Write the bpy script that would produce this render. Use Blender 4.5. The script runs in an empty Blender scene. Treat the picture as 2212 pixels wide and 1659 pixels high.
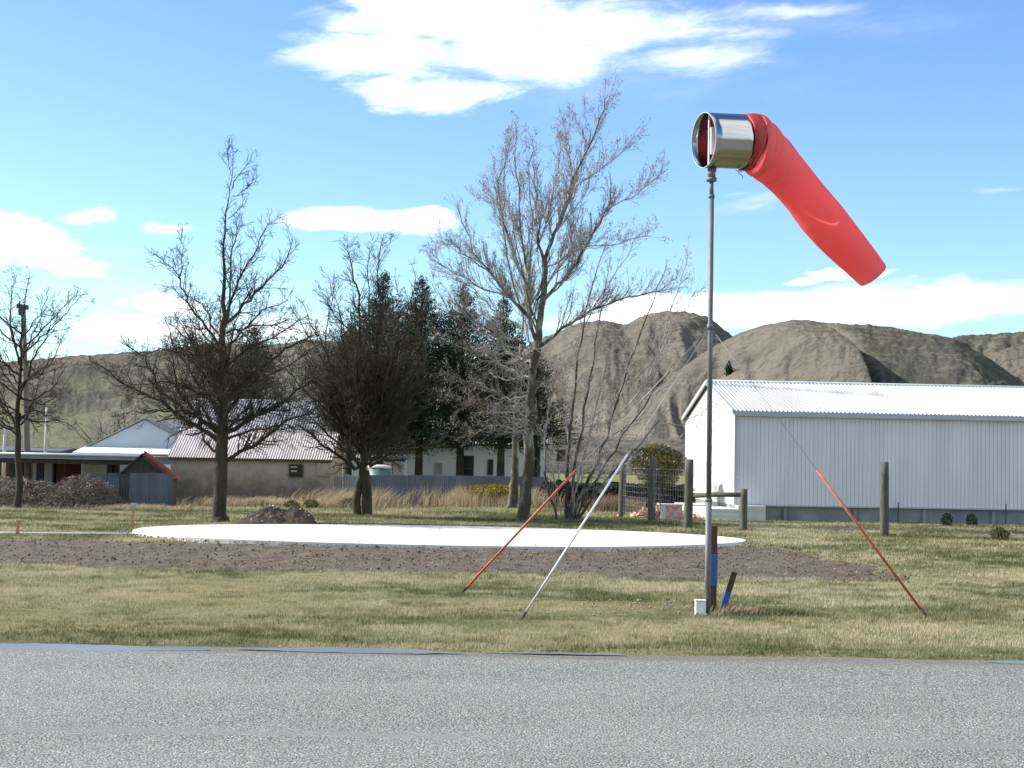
import bpy, math, random
import numpy as np
from mathutils import Vector, Matrix
random.seed(7); np.random.seed(7)
R = math.radians
scene = bpy.context.scene
col = scene.collection

# ------------------------------------------------------------------ camera
F = 3300.0; CX = 1106.0; CY = 829.5; H = 2.6          # survey of the photograph in a 2212 px wide frame
PITCH = math.atan(155.5 / F); ROLL = R(1.03)
r0 = Vector((1, 0, 0)); fwd = Vector((0, math.cos(PITCH), math.sin(PITCH))); u0 = Vector((0, -math.sin(PITCH), math.cos(PITCH)))
rgt = math.cos(ROLL) * r0 + math.sin(ROLL) * u0
upv = -math.sin(ROLL) * r0 + math.cos(ROLL) * u0
CAM = Vector((0, 0, H))
cam = bpy.data.objects.new('camera', bpy.data.cameras.new('camera')); col.objects.link(cam)
cam.matrix_world = Matrix(((rgt.x, upv.x, -fwd.x, CAM.x), (rgt.y, upv.y, -fwd.y, CAM.y), (rgt.z, upv.z, -fwd.z, CAM.z), (0, 0, 0, 1)))
cam.data.sensor_width = 36; cam.data.lens = 36 * F / 2212
cam.data.clip_start = 0.1; cam.data.clip_end = 9000
scene.camera = cam
scene.render.resolution_x = 1024; scene.render.resolution_y = 768

def ray(u, v): return fwd + rgt * ((u - CX) / F) + upv * ((CY - v) / F)
def G(u, v, z=0.0):
    d = ray(u, v); return CAM + d * ((z - H) / d.z)
def P(u, v, Y):
    d = ray(u, v); return CAM + d * (Y / d.y)
def base_at(u, Y):                                    # ground point under column u at depth Y
    p = P(u, 985, Y); p.z = 0; return p

# ------------------------------------------------------------------ light
SUN_EL = R(36); SUN_AZ = Vector((-0.975, 0.22)).normalized()
sdir = Vector((SUN_AZ.x * math.cos(SUN_EL), SUN_AZ.y * math.cos(SUN_EL), math.sin(SUN_EL)))
sl = bpy.data.lights.new('sun', 'SUN'); sl.energy = 4.4; sl.angle = R(0.5); sl.color = (1.0, 0.95, 0.88)
so = bpy.data.objects.new('sun', sl); col.objects.link(so); so.rotation_euler = sdir.to_track_quat('Z', 'Y').to_euler()
so.location = (-30, 10, 40)
scene.view_settings.view_transform = 'Standard'; scene.view_settings.look = 'None'
scene.view_settings.exposure = 1.02; scene.view_settings.gamma = 1

# ------------------------------------------------------------------ node helpers
class NT:
    def __init__(s, tree): s.t = tree; s.n = tree.nodes; s.l = tree.links
    def new(s, typ, **kw):
        n = s.n.new(typ)
        for k, v in kw.items(): setattr(n, k, v)
        return n
    def put(s, sock, v):
        if isinstance(v, bpy.types.NodeSocket): s.l.new(v, sock)
        elif v is not None: sock.default_value = v
    def m(s, op, a, b=None, c=None, clamp=False):
        n = s.new('ShaderNodeMath', operation=op, use_clamp=clamp)
        s.put(n.inputs[0], a); s.put(n.inputs[1], b)
        if c is not None: s.put(n.inputs[2], c)
        return n.outputs[0]
    def comb(s, x, y, z):
        n = s.new('ShaderNodeCombineXYZ'); s.put(n.inputs[0], x); s.put(n.inputs[1], y); s.put(n.inputs[2], z); return n.outputs[0]
    def noise(s, vec, scale, detail=4, rough=0.55, dist=0.0):
        n = s.new('ShaderNodeTexNoise'); s.put(n.inputs['Vector'], vec)
        n.inputs['Scale'].default_value = scale; n.inputs['Detail'].default_value = detail
        n.inputs['Roughness'].default_value = rough; n.inputs['Distortion'].default_value = dist
        return n.outputs[0]
    def voro(s, vec, scale, out='Color', feature='F1'):
        n = s.new('ShaderNodeTexVoronoi', feature=feature); s.put(n.inputs['Vector'], vec); n.inputs['Scale'].default_value = scale
        return n.outputs[out]
    def mr(s, v, a, b, c=0.0, d=1.0, smooth=False):
        n = s.new('ShaderNodeMapRange'); n.clamp = True
        if smooth: n.interpolation_type = 'SMOOTHSTEP'
        s.put(n.inputs[0], v); 
        for i, q in enumerate((a, b, c, d)): s.put(n.inputs[1 + i], q)
        return n.outputs[0]
    def mix(s, f, a, b, blend='MIX'):
        n = s.new('ShaderNodeMix', data_type='RGBA', blend_type=blend)
        s.put(n.inputs[0], f); s.put(n.inputs[6], a if isinstance(a, bpy.types.NodeSocket) else (*a, 1)); s.put(n.inputs[7], b if isinstance(b, bpy.types.NodeSocket) else (*b, 1))
        return n.outputs[2]
    def bump(s, h, strength, dist):
        n = s.new('ShaderNodeBump'); s.put(n.inputs['Height'], h); n.inputs['Strength'].default_value = strength; n.inputs['Distance'].default_value = dist
        return n.outputs[0]
    def map(s, vec, scale):
        n = s.new('ShaderNodeMapping'); s.put(n.inputs[0], vec); n.inputs['Scale'].default_value = scale; return n.outputs[0]

# ------------------------------------------------------------------ sky
world = bpy.data.worlds.new('World'); scene.world = world; world.use_nodes = True
w = NT(world.node_tree); w.n.clear()
sky = w.new('ShaderNodeTexSky'); sky.sky_type = 'NISHITA'; sky.sun_disc = False
sky.sun_elevation = SUN_EL; sky.sun_rotation = math.atan2(sdir.x, sdir.y) % (2 * math.pi)
sky.air_density = 1.0; sky.dust_density = 0.6; sky.ozone_density = 2.5
SKY_S = 0.092
tc = w.new('ShaderNodeTexCoord'); sep = w.new('ShaderNodeSeparateXYZ'); w.l.new(tc.outputs['Generated'], sep.inputs[0])
az = w.m('ARCTAN2', sep.outputs[0], sep.outputs[1]); el = w.m('ARCSINE', sep.outputs[2])
def azel(u, v):
    d = ray(u, v).normalized(); return math.atan2(d.x, d.y), math.asin(d.z)
pv = w.comb(w.m('MULTIPLY', az, 1.0), w.m('ADD', w.m('MULTIPLY', el, 3.4), w.m('MULTIPLY', az, -.25)), 0.0)
n1 = w.noise(pv, 17, 10, 0.68, 0.35); n2 = w.noise(pv, 7, 6, 0.55, 0.4); n3 = w.noise(pv, 60, 6, 0.6)
wx = w.m('MULTIPLY', w.m('SUBTRACT', n2, 0.5), 0.07); wy = w.m('MULTIPLY', w.m('SUBTRACT', w.noise(pv, 9, 6, 0.55), 0.5), 0.035)
azw = w.m('ADD', az, wx); elw = w.m('ADD', el, wy)
def cloud(u, v, ru, rv, amt, edge, strength=1.0, flat=0.0, rot=0.0):
    a0, e0 = azel(u, v); ra, re = ru / F, rv / F
    dx = w.m('DIVIDE', w.m('SUBTRACT', azw, a0), ra); dy0 = w.m('SUBTRACT', elw, e0)
    if rot: dy0 = w.m('SUBTRACT', dy0, w.m('MULTIPLY', w.m('SUBTRACT', azw, a0), rot))
    dy = w.m('DIVIDE', dy0, re)
    if flat: dy = w.m('MULTIPLY', dy, w.m('ADD', 1.0, w.m('MULTIPLY', w.m('LESS_THAN', dy, 0.0), flat)))
    rr = w.m('SQRT', w.m('ADD', w.m('MULTIPLY', dx, dx), w.m('MULTIPLY', dy, dy)))
    s = w.m('ADD', w.m('SUBTRACT', 1.0, rr), w.m('MULTIPLY', w.m('SUBTRACT', n1, 0.5), amt))
    return w.m('MULTIPLY', w.mr(s, 0.0, edge * 1.7, smooth=True), strength)
CL = [  # u, v, half width, half height, raggedness, edge softness, opacity, flat bottom, tilt
    (830, 120, 270, 75, 1.5, .6, 1, 0, 0), (1130, 110, 300, 90, 1.3, .6, 1, 0, 0), (1350, 60, 330, 75, 1.5, .75, 1, 0, 0), (1000, 40, 330, 90, 1.4, .4, 1, 0, 0),
    (930, 195, 230, 38, 1.6, .5, .95, 0, .06), (1480, 130, 260, 50, 1.8, .9, .75, 0, 0), (1680, 30, 220, 36, 1.8, 1.0, .7, 0, 0), (760, 50, 150, 40, 1.6, .7, .8, 0, 0),
    (1600, 85, 200, 26, 2.0, 1.1, .5, 0, 0), (1250, 150, 620, 120, 1.8, 1.6, .38, 0, -.02), (1700, 60, 420, 60, 2.0, 1.6, .35, 0, 0), (300, 640, 420, 110, 1.6, 1.6, .35, 0, 0),
    (800, 480, 225, 40, .55, .3, 1, 0, .01), (900, 470, 130, 27, .6, .35, 1, 0, 0),
    (20, 530, 170, 72, 1.1, .25, 1, .3, -.05), (200, 468, 85, 26, 1.3, .45, .95, 0, 0), (385, 494, 62, 15, 1.2, .5, .9, 0, 0), (170, 580, 110, 22, 1.0, .5, .9, 0, 0),
    (375, 660, 95, 38, 1.2, .4, .95, 0, 0), (330, 715, 240, 42, .9, .5, 1, 0, 0), (620, 700, 200, 40, 1.0, .7, .8, 0, 0), (260, 655, 40, 14, 1.5, .9, .5, 0, 0), (240, 596, 40, 16, 1.5, .9, .6, 0, 0),
    (1800, 668, 520, 62, .7, .4, 1, .3, .0), (1420, 680, 300, 52, .9, .4, 1, .3, .08), (2120, 650, 300, 45, .7, .5, 1, 0, 0), (1800, 594, 95, 10, .6, .3, 1, 0, 0), (1890, 602, 60, 7, .6, .5, .7, 0, 0),
    (1620, 442, 120, 20, 2.0, 1.3, .4, 0, .1), (2110, 402, 80, 9, 1.6, 1.3, .35, 0, 0), (1560, 425, 60, 12, 2.0, 1.3, .35, 0, 0),
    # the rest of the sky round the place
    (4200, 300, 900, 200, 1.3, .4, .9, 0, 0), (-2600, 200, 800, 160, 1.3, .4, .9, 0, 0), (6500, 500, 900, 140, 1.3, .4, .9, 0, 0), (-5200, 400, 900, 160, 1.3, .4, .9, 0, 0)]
# unseen broken cloud added beside and behind the camera to lift shade, clear straight behind
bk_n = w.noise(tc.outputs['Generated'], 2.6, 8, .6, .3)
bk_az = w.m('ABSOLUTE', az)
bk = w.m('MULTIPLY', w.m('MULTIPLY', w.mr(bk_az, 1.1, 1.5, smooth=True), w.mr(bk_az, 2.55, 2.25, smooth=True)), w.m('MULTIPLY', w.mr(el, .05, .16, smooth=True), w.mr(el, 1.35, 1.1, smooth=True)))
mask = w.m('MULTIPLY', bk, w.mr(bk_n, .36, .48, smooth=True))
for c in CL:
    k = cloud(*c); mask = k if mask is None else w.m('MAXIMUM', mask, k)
shade = w.mr(w.noise(pv, 16, 7, 0.6), 0.3, 0.7, 0.90, 1.0)
ccol = w.mix(shade, (7.0, 7.3, 7.9), (9.8, 9.8, 9.9))
tint = w.mix(1.0, sky.outputs[0], (1.02, 1.22, 1.20), 'MULTIPLY')
low = w.mr(el, 0.0, 0.30, 0.0, 1.0)
tint = w.mix(low, tint, w.mix(1.0, tint, (0.76, 0.78, 1.02), 'MULTIPLY'))
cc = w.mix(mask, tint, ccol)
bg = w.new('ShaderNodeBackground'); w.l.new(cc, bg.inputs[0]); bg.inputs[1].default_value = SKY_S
wo = w.new('ShaderNodeOutputWorld'); w.l.new(bg.outputs[0], wo.inputs[0])

# ------------------------------------------------------------------ object helpers
def tag(o, label=None, cat=None, group=None, kind=None):
    if label: o['label'] = label
    if cat: o['category'] = cat
    if group: o['group'] = group
    if kind: o['kind'] = kind
    return o
def empty(name, loc, label, cat, group=None):
    o = bpy.data.objects.new(name, None); col.objects.link(o); o.location = loc
    o.empty_display_size = 0.2
    return tag(o, label, cat, group)
def link_mesh(name, verts, faces, mat, parent=None, smooth=False, attr=None):
    me = bpy.data.meshes.new(name)
    if isinstance(verts, np.ndarray):
        nv = len(verts); k = faces.shape[1]; nf = len(faces)
        me.vertices.add(nv); me.vertices.foreach_set('co', verts.astype(np.float32).ravel())
        me.loops.add(nf * k); me.loops.foreach_set('vertex_index', faces.astype(np.int32).ravel())
        me.polygons.add(nf); me.polygons.foreach_set('loop_start', np.arange(0, nf * k, k, dtype=np.int32))
        me.update(calc_edges=True)
    else:
        me.from_pydata([tuple(v) for v in verts], [], faces)
    if attr is not None:
        a = me.attributes.new('tone', 'FLOAT', 'POINT'); a.data.foreach_set('value', np.asarray(attr, dtype=np.float32))
    if smooth: me.polygons.foreach_set('use_smooth', [True] * len(me.polygons))
    mats = mat if isinstance(mat, (list, tuple)) else [mat]
    for mm in mats: me.materials.append(mm)
    me.validate()
    o = bpy.data.objects.new(name, me); col.objects.link(o)
    if parent is not None:
        o.parent = parent; o.matrix_parent_inverse = Matrix.Translation(-parent_world(parent))
    return o
def parent_world(p):
    v = Vector((0, 0, 0))
    return p.location.copy() if p.parent is None else v   # parts keep an identity world matrix
class MB:                                              # collects shapes of one mesh
    def __init__(s): s.v = []; s.f = []
    def poly(s, pts):
        b = len(s.v); s.v += [Vector(p) for p in pts]; s.f.append(tuple(range(b, b + len(pts)))); return s
    def box(s, c, X, Y, Z):                            # centre + three half vectors
        c = Vector(c); b = len(s.v)
        for k in (-1, 1):
            for j in (-1, 1):
                for i in (-1, 1): s.v.append(c + X * i + Y * j + Z * k)
        for q in ((0, 2, 3, 1), (4, 5, 7, 6), (0, 1, 5, 4), (2, 6, 7, 3), (0, 4, 6, 2), (1, 3, 7, 5)): s.f.append(tuple(b + i for i in q))
        return s
    def abox(s, x0, x1, y0, y1, z0, z1):
        return s.box(((x0 + x1) / 2, (y0 + y1) / 2, (z0 + z1) / 2), Vector(((x1 - x0) / 2, 0, 0)), Vector((0, (y1 - y0) / 2, 0)), Vector((0, 0, (z1 - z0) / 2)))
    def tube(s, pts, rad, n=8, cap=True):
        pts = [Vector(p) for p in pts]
        if not isinstance(rad, (list, tuple)): rad = [rad] * len(pts)
        t = (pts[1] - pts[0]).normalized(); a = Vector((0, 0, 1)) if abs(t.z) < .9 else Vector((1, 0, 0))
        x = t.cross(a).normalized(); base = len(s.v)
        for i, p in enumerate(pts):
            if i > 0:
                t2 = (pts[min(i + 1, len(pts) - 1)] - pts[i - 1]).normalized()
                x = (x - t2 * x.dot(t2)).normalized(); t = t2
            y = t.cross(x)
            for k in range(n):
                q = 2 * math.pi * k / n; s.v.append(p + (x * math.cos(q) + y * math.sin(q)) * rad[i])
        for i in range(len(pts) - 1):
            for k in range(n):
                a0 = base + i * n + k; a1 = base + i * n + (k + 1) % n; s.f.append((a0, a1, a1 + n, a0 + n))
        if cap:
            s.f.append(tuple(base + k for k in reversed(range(n)))); e = base + (len(pts) - 1) * n; s.f.append(tuple(e + k for k in range(n)))
        return s
    def build(s, name, mat, parent=None, smooth=False): return link_mesh(name, s.v, s.f, mat, parent, smooth)
def bevel(o, wd=0.01, seg=2):
    m = o.modifiers.new('bevel', 'BEVEL'); m.width = wd; m.segments = seg; m.limit_method = 'ANGLE'; return o

def vnoise(x, y, seed=0):
    xi = np.floor(x).astype(np.int64); yi = np.floor(y).astype(np.int64); xf = x - xi; yf = y - yi
    def h(a, b):
        n = (a * 374761393 + b * 668265263 + seed * 1442695041) & 0xffffffff
        n = ((n ^ (n >> 13)) * 1274126177) & 0xffffffff
        return ((n ^ (n >> 16)) & 0xffff) / 65535.0
    u = xf * xf * (3 - 2 * xf); v = yf * yf * (3 - 2 * yf)
    return (h(xi, yi) * (1 - u) + h(xi + 1, yi) * u) * (1 - v) + (h(xi, yi + 1) * (1 - u) + h(xi + 1, yi + 1) * u) * v
def fbm(x, y, oct=4, seed=0, gain=.5):
    t = 0; a = 1; s = 0
    for i in range(oct):
        t = t + a * vnoise(x, y, seed + i * 17); s += a; a *= gain; x = x * 2.03; y = y * 2.03
    return t / s

# ------------------------------------------------------------------ materials
def mat(name, c1, c2=None, scale=4, detail=5, rough=.8, metal=0, bump=0, bscale=None, bdist=.02, spec=.3, stretch=(1, 1, 1), lo=.35, hi=.65, extra=None):
    m = bpy.data.materials.new(name); m.use_nodes = True; t = NT(m.node_tree)
    b = t.n['Principled BSDF']; b.inputs['Roughness'].default_value = rough; b.inputs['Metallic'].default_value = metal
    b.inputs['Specular IOR Level'].default_value = spec
    tcn = t.new('ShaderNodeTexCoord'); vec = t.map(tcn.outputs['Object'], stretch)
    if c2 is None: b.inputs['Base Color'].default_value = (*c1, 1)
    else:
        f = t.mr(t.noise(vec, scale, detail, .62), lo, hi)
        c = t.mix(f, c1, c2)
        if extra: c = extra(t, vec, c)
        t.l.new(c, b.inputs['Base Color'])
    if bump: t.l.new(t.bump(t.noise(vec, bscale or scale * 4, 4, .6), bump, bdist), b.inputs['Normal'])
    return m
def tone_mat(name, stops, rough=.8, trans=0.0, spec=.2, extra=None):   # colour picked per leaf/blade by attribute
    m = bpy.data.materials.new(name); m.use_nodes = True; t = NT(m.node_tree); b = t.n['Principled BSDF']
    a = t.new('ShaderNodeAttribute', attribute_name='tone'); r = t.new('ShaderNodeValToRGB'); t.l.new(a.outputs['Fac'], r.inputs[0])
    e = r.color_ramp.elements
    e[0].position = stops[0][0]; e[0].color = (*stops[0][1], 1); e[1].position = stops[-1][0]; e[1].color = (*stops[-1][1], 1)
    for p, c in stops[1:-1]:
        q = e.new(p); q.color = (*c, 1)
    b.inputs['Roughness'].default_value = rough; b.inputs['Specular IOR Level'].default_value = spec
    c = r.outputs[0]
    if extra: c = extra(t, c)
    t.l.new(c, b.inputs['Base Color'])
    if trans:
        tr = t.new('ShaderNodeBsdfTranslucent'); t.l.new(c, tr.inputs[0]); mx = t.new('ShaderNodeMixShader'); mx.inputs[0].default_value = trans
        t.l.new(b.outputs[0], mx.inputs[1]); t.l.new(tr.outputs[0], mx.inputs[2]); t.l.new(mx.outputs[0], t.n['Material Output'].inputs[0])
    return m
M = {}
M['bark_dark'] = mat('bark_dark', (.03, .026, .019), (.06, .052, .038), 5, rough=.95, bump=.8, bscale=25, bdist=.03, stretch=(1, 1, .35))
M['twig_dark'] = mat('twig_dark', (.032, .026, .021), (.062, .05, .04), 3, rough=.9)
M['bark_pale'] = mat('bark_pale', (.27, .25, .21), (.06, .054, .036), 1.6, rough=.9, bump=.6, bscale=20, bdist=.02, stretch=(1, 1, .5), lo=.36, hi=.52)
M['twig_pale'] = mat('twig_pale', (.37, .35, .33), (.20, .18, .165), 3, rough=.85)
M['twig_mid'] = mat('twig_mid', (.21, .18, .145), (.11, .092, .072), 3, rough=.9)
M['catkin'] = mat('catkin', (.32, .29, .28), (.22, .19, .18), 6)
M['needle'] = tone_mat('needle', [(0, (.02, .032, .018)), (.6, (.045, .066, .035)), (1, (.085, .095, .05))], .7, .12)
M['wood_grey'] = mat('wood_grey', (.11, .11, .085), (.055, .056, .043), 5, rough=.9, bump=.5, bscale=30, bdist=.01, stretch=(3, 3, .4))
M['wood_pale'] = mat('wood_pale', (.5, .48, .43), (.33, .31, .27), 5, rough=.9, stretch=(3, 3, .4))
M['galv_pipe'] = mat('galv_pipe', (.165, .17, .172), (.10, .102, .102), 6, rough=.6, metal=.2, spec=.3, stretch=(1, 1, .3))
M['galv_bright'] = mat('galv_bright', (.44, .45, .46), (.36, .37, .38), 3, rough=.17, metal=1.0, stretch=(.3, .3, 6))
M['wire'] = mat('wire', (.35, .36, .37), rough=.5, metal=.6)
M['white_paint'] = mat('white_paint', (.80, .80, .78), (.70, .70, .67), 8, rough=.5)
M['orange_paint'] = mat('orange_paint', (.50, .13, .06), (.34, .09, .05), 9, rough=.55, bump=.2, bdist=.003)
M['alu_tube'] = mat('alu_tube', (.75, .75, .75), (.6, .6, .6), 9, rough=.4, metal=.5)
M['collar_red'] = mat('collar_red', (.45, .035, .03), (.3, .03, .025), 12, rough=.4)
M['shed_wall'] = mat('shed_wall', (.70, .70, .685), (.62, .62, .61), 1.5, rough=.5, stretch=(1, 1, .15))
M['shed_gable'] = M['shed_wall']
M['shed_roof'] = mat('shed_roof', (.50, .505, .51), (.38, .385, .39), 1.2, rough=.4, stretch=(1, .3, 1), spec=.5)
M['trim'] = mat('trim', (.40, .45, .46), (.36, .41, .42), 1.5, rough=.45)
M['concrete_dark'] = mat('concrete_dark', (.19, .195, .20), (.29, .295, .29), .9, rough=.9, bump=.3, bscale=20)
M['concrete_pale'] = mat('concrete_pale', (.60, .59, .53), (.5, .49, .44), 1.5, rough=.9)
M['old_roof'] = mat('old_roof', (.50, .47, .45), (.36, .31, .28), .8, rough=.6, stretch=(1, .35, 1))
M['old_roof_grey'] = mat('old_roof_grey', (.27, .28, .285), (.17, .17, .175), .8, rough=.6)
def wall_stain(t, vec, c):
    s = t.new('ShaderNodeSeparateXYZ'); t.l.new(vec, s.inputs[0])
    h = t.m('ADD', s.outputs[2], t.m('MULTIPLY', t.m('SUBTRACT', t.noise(vec, 1.1, 6, .7), .5), 2.4))
    f = t.mr(h, .7, 1.7)
    return t.mix(f, (.16, .135, .11), c)               # damp rising stain with its own ragged edge
M['earth_wall'] = mat('earth_wall', (.40, .345, .26), (.31, .265, .20), 1.4, rough=.95, bump=.6, bscale=9, bdist=.04, extra=wall_stain)
M['iron_blue'] = mat('iron_blue', (.15, .175, .20), (.095, .11, .13), 1.2, rough=.6, stretch=(1, 1, .3))
M['iron_grey'] = mat('iron_grey', (.33, .345, .35), (.25, .26, .27), 1.2, rough=.6, stretch=(1, 1, .3))
M['iron_dark'] = mat('iron_dark', (.05, .048, .05), (.08, .075, .075), 2, rough=.8)
M['house_blue'] = mat('house_blue', (.40, .46, .50), (.36, .42, .46), .8, rough=.7)
M['house_white'] = mat('house_white', (.76, .78, .78), (.68, .70, .71), 1.2, rough=.7)
M['cream'] = mat('cream', (.70, .68, .58), rough=.7)
M['glass'] = mat('glass', (.02, .022, .026), rough=.15, spec=.25)
M['stake_wood'] = mat('stake_wood', (.46, .20, .11), (.38, .22, .14), 9, rough=.8)
M['rust'] = mat('rust', (.42, .11, .06), (.26, .08, .05), 2.5, rough=.75)
M['red_brown'] = mat('red_brown', (.13, .035, .03), (.08, .03, .025), 2, rough=.8)
M['dark_timber'] = mat('dark_timber', (.06, .048, .04), (.10, .08, .065), 3, rough=.9, stretch=(4, 4, .5))
M['blue_paint'] = mat('blue_paint', (.03, .12, .33), (.04, .09, .22), 12, rough=.6)
M['iron_rust'] = mat('iron_rust', (.055, .042, .034), (.10, .055, .036), 8, rough=.85, bump=.3)
M['brick'] = mat('brick', (.50, .20, .14), (.62, .45, .38), 9, rough=.9, bump=.4, lo=.42, hi=.58)
M['block_pale'] = mat('block_pale', (.68, .62, .54), (.55, .5, .43), 4, rough=.9, bump=.4)
M['tank_green'] = mat('tank_green', (.06, .13, .11), (.10, .19, .16), 5, rough=.5)
M['stone'] = mat('stone', (.30, .265, .215), (.16, .14, .11), 7, rough=.85)

# sock fabric: coated nylon, some light comes through
def fabric(name, c, rough=.6, tr=.45):
    m = bpy.data.materials.new(name); m.use_nodes = True; t = NT(m.node_tree); b = t.n['Principled BSDF']
    tcn = t.new('ShaderNodeTexCoord'); ob = tcn.outputs['Object']
    f = t.mr(t.noise(ob, 2.2, 5, .6), .35, .7); cc = t.mix(f, c, tuple(x * .82 for x in c)); 
    t.l.new(cc, b.inputs['Base Color']); b.inputs['Roughness'].default_value = rough; b.inputs['Specular IOR Level'].default_value = .35
    nn = t.m('ADD', t.noise(ob, 7, 5, .6, .6), t.m('MULTIPLY', t.noise(ob, 140, 2, .5), .12))
    bp = t.bump(nn, .5, .05); t.l.new(bp, b.inputs['Normal'])
    tr_ = t.new('ShaderNodeBsdfTranslucent'); tr_.inputs[0].default_value = (c[0], c[1] * 1.12, c[2] * 1.3, 1); mx = t.new('ShaderNodeMixShader'); mx.inputs[0].default_value = tr
    t.l.new(b.outputs[0], mx.inputs[1]); t.l.new(tr_.outputs[0], mx.inputs[2]); t.l.new(mx.outputs[0], t.n['Material Output'].inputs[0])
    return m
M['sock'] = fabric('sock', (1.0, .38, .36), tr=.72)

# ------------------------------------------------------------------ ground
def soil_mask(X, Y):                                    # 1 on the dug strip, 0 on the lawn; ragged edge
    e = (fbm(X * .55, Y * .55, 4, 3) - .5) * 3.2 + (fbm(X * 2.6, Y * 2.6, 3, 9) - .5) * 1.4
    near = Y - (33.7 + e * .9 - np.clip((X - 7) * .15, 0, 1) * .3)
    far = (43.8 + np.clip(X - 4.5, 0, 3.2) * 1.0) - Y + e * .35
    right = (9.3 - np.clip(Y - 39, 0, 12) * .13 - X) + e * .55
    return np.clip(np.minimum(np.minimum(near, far), right) / .9, -1, 1)
PADC = (-2.25, 48.3); PADR = (9.6, 5.9)
def pad_d(X, Y): return np.sqrt(((X - PADC[0]) / PADR[0]) ** 2 + ((Y - PADC[1]) / PADR[1]) ** 2)
def ground_material():
    m = bpy.data.materials.new('lawn'); m.use_nodes = True; t = NT(m.node_tree); b = t.n['Principled BSDF']
    tcn = t.new('ShaderNodeTexCoord'); ob = tcn.outputs['Object']
    big = t.noise(t.map(ob, (.7, 1, 1)), .35, 5, .6, .3); med = t.noise(t.map(ob, (.6, 1, 1)), 1.7, 6, .65); fine = t.noise(ob, 22, 4, .7)
    c = t.mix(t.mr(big, .38, .62), (.165, .165, .07), (.30, .27, .145))
    c = t.mix(t.mr(med, .35, .66), c, t.mix(t.mr(big, .4, .6), (.10, .125, .035), (.23, .21, .09)))
    c = t.mix(t.mr(fine, .3, .75, 0, .55), c, (.09, .075, .04))
    bare = t.mr(t.noise(t.map(ob, (.5, 1, 1)), .8, 6, .65, .5), .60, .70, 0, .7); c = t.mix(bare, c, (.19, .15, .095))
    t.l.new(c, b.inputs['Base Color']); b.inputs['Roughness'].default_value = .95; b.inputs['Specular IOR Level'].default_value = .1
    t.l.new(t.bump(t.m('ADD', t.noise(ob, 9, 5, .7), med), .9, .12), b.inputs['Normal'])
    return m
ML = ground_material()
# near lawn: a gently uneven sheet; far ground: one sheet to the horizon, a little lower
xs = np.arange(-45, 45.1, .25); ys = np.arange(20.3, 110.1, .2)
X, Y = np.meshgrid(xs, ys); Z = (fbm(X * .5, Y * .5, 4, 5) - .5) * .10 + (fbm(X * 3, Y * 3, 2, 6) - .5) * .05
Z *= np.clip((Y - 20.9) / 1.2, .2, 1); Z -= .02
sm = soil_mask(X, Y); Z = np.where(sm > .35, -.2, Z); Z = np.where(pad_d(X, Y) < .97, -.2, Z)
Z += np.clip(Y - 70, 0, 8) * .012; Z -= np.clip((21.0 + (fbm(X * 1.2, Y * 0, 3, 8) - .5) * .5 - Y) / .4, 0, 1) * .10
def grid_faces(ny, nx):
    i = np.arange(ny - 1)[:, None] * nx + np.arange(nx - 1)[None, :]
    return np.stack([i, i + 1, i + nx + 1, i + nx], -1).reshape(-1, 4)
lawn = link_mesh('lawn', np.stack([X, Y, Z], -1).reshape(-1, 3), grid_faces(*X.shape), ML, smooth=True)
tag(lawn, 'patchy winter lawn behind the road', kind='structure')
gx = np.array([-3500, 3500.]); far = link_mesh('ground', np.array([[-3500, -600, -.26], [3500, -600, -.26], [3500, 3500, -.26], [-3500, 3500, -.26]], float), np.array([[0, 1, 2, 3]]), ML)
tag(far, 'flat grassland reaching to the hills', kind='structure')

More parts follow.
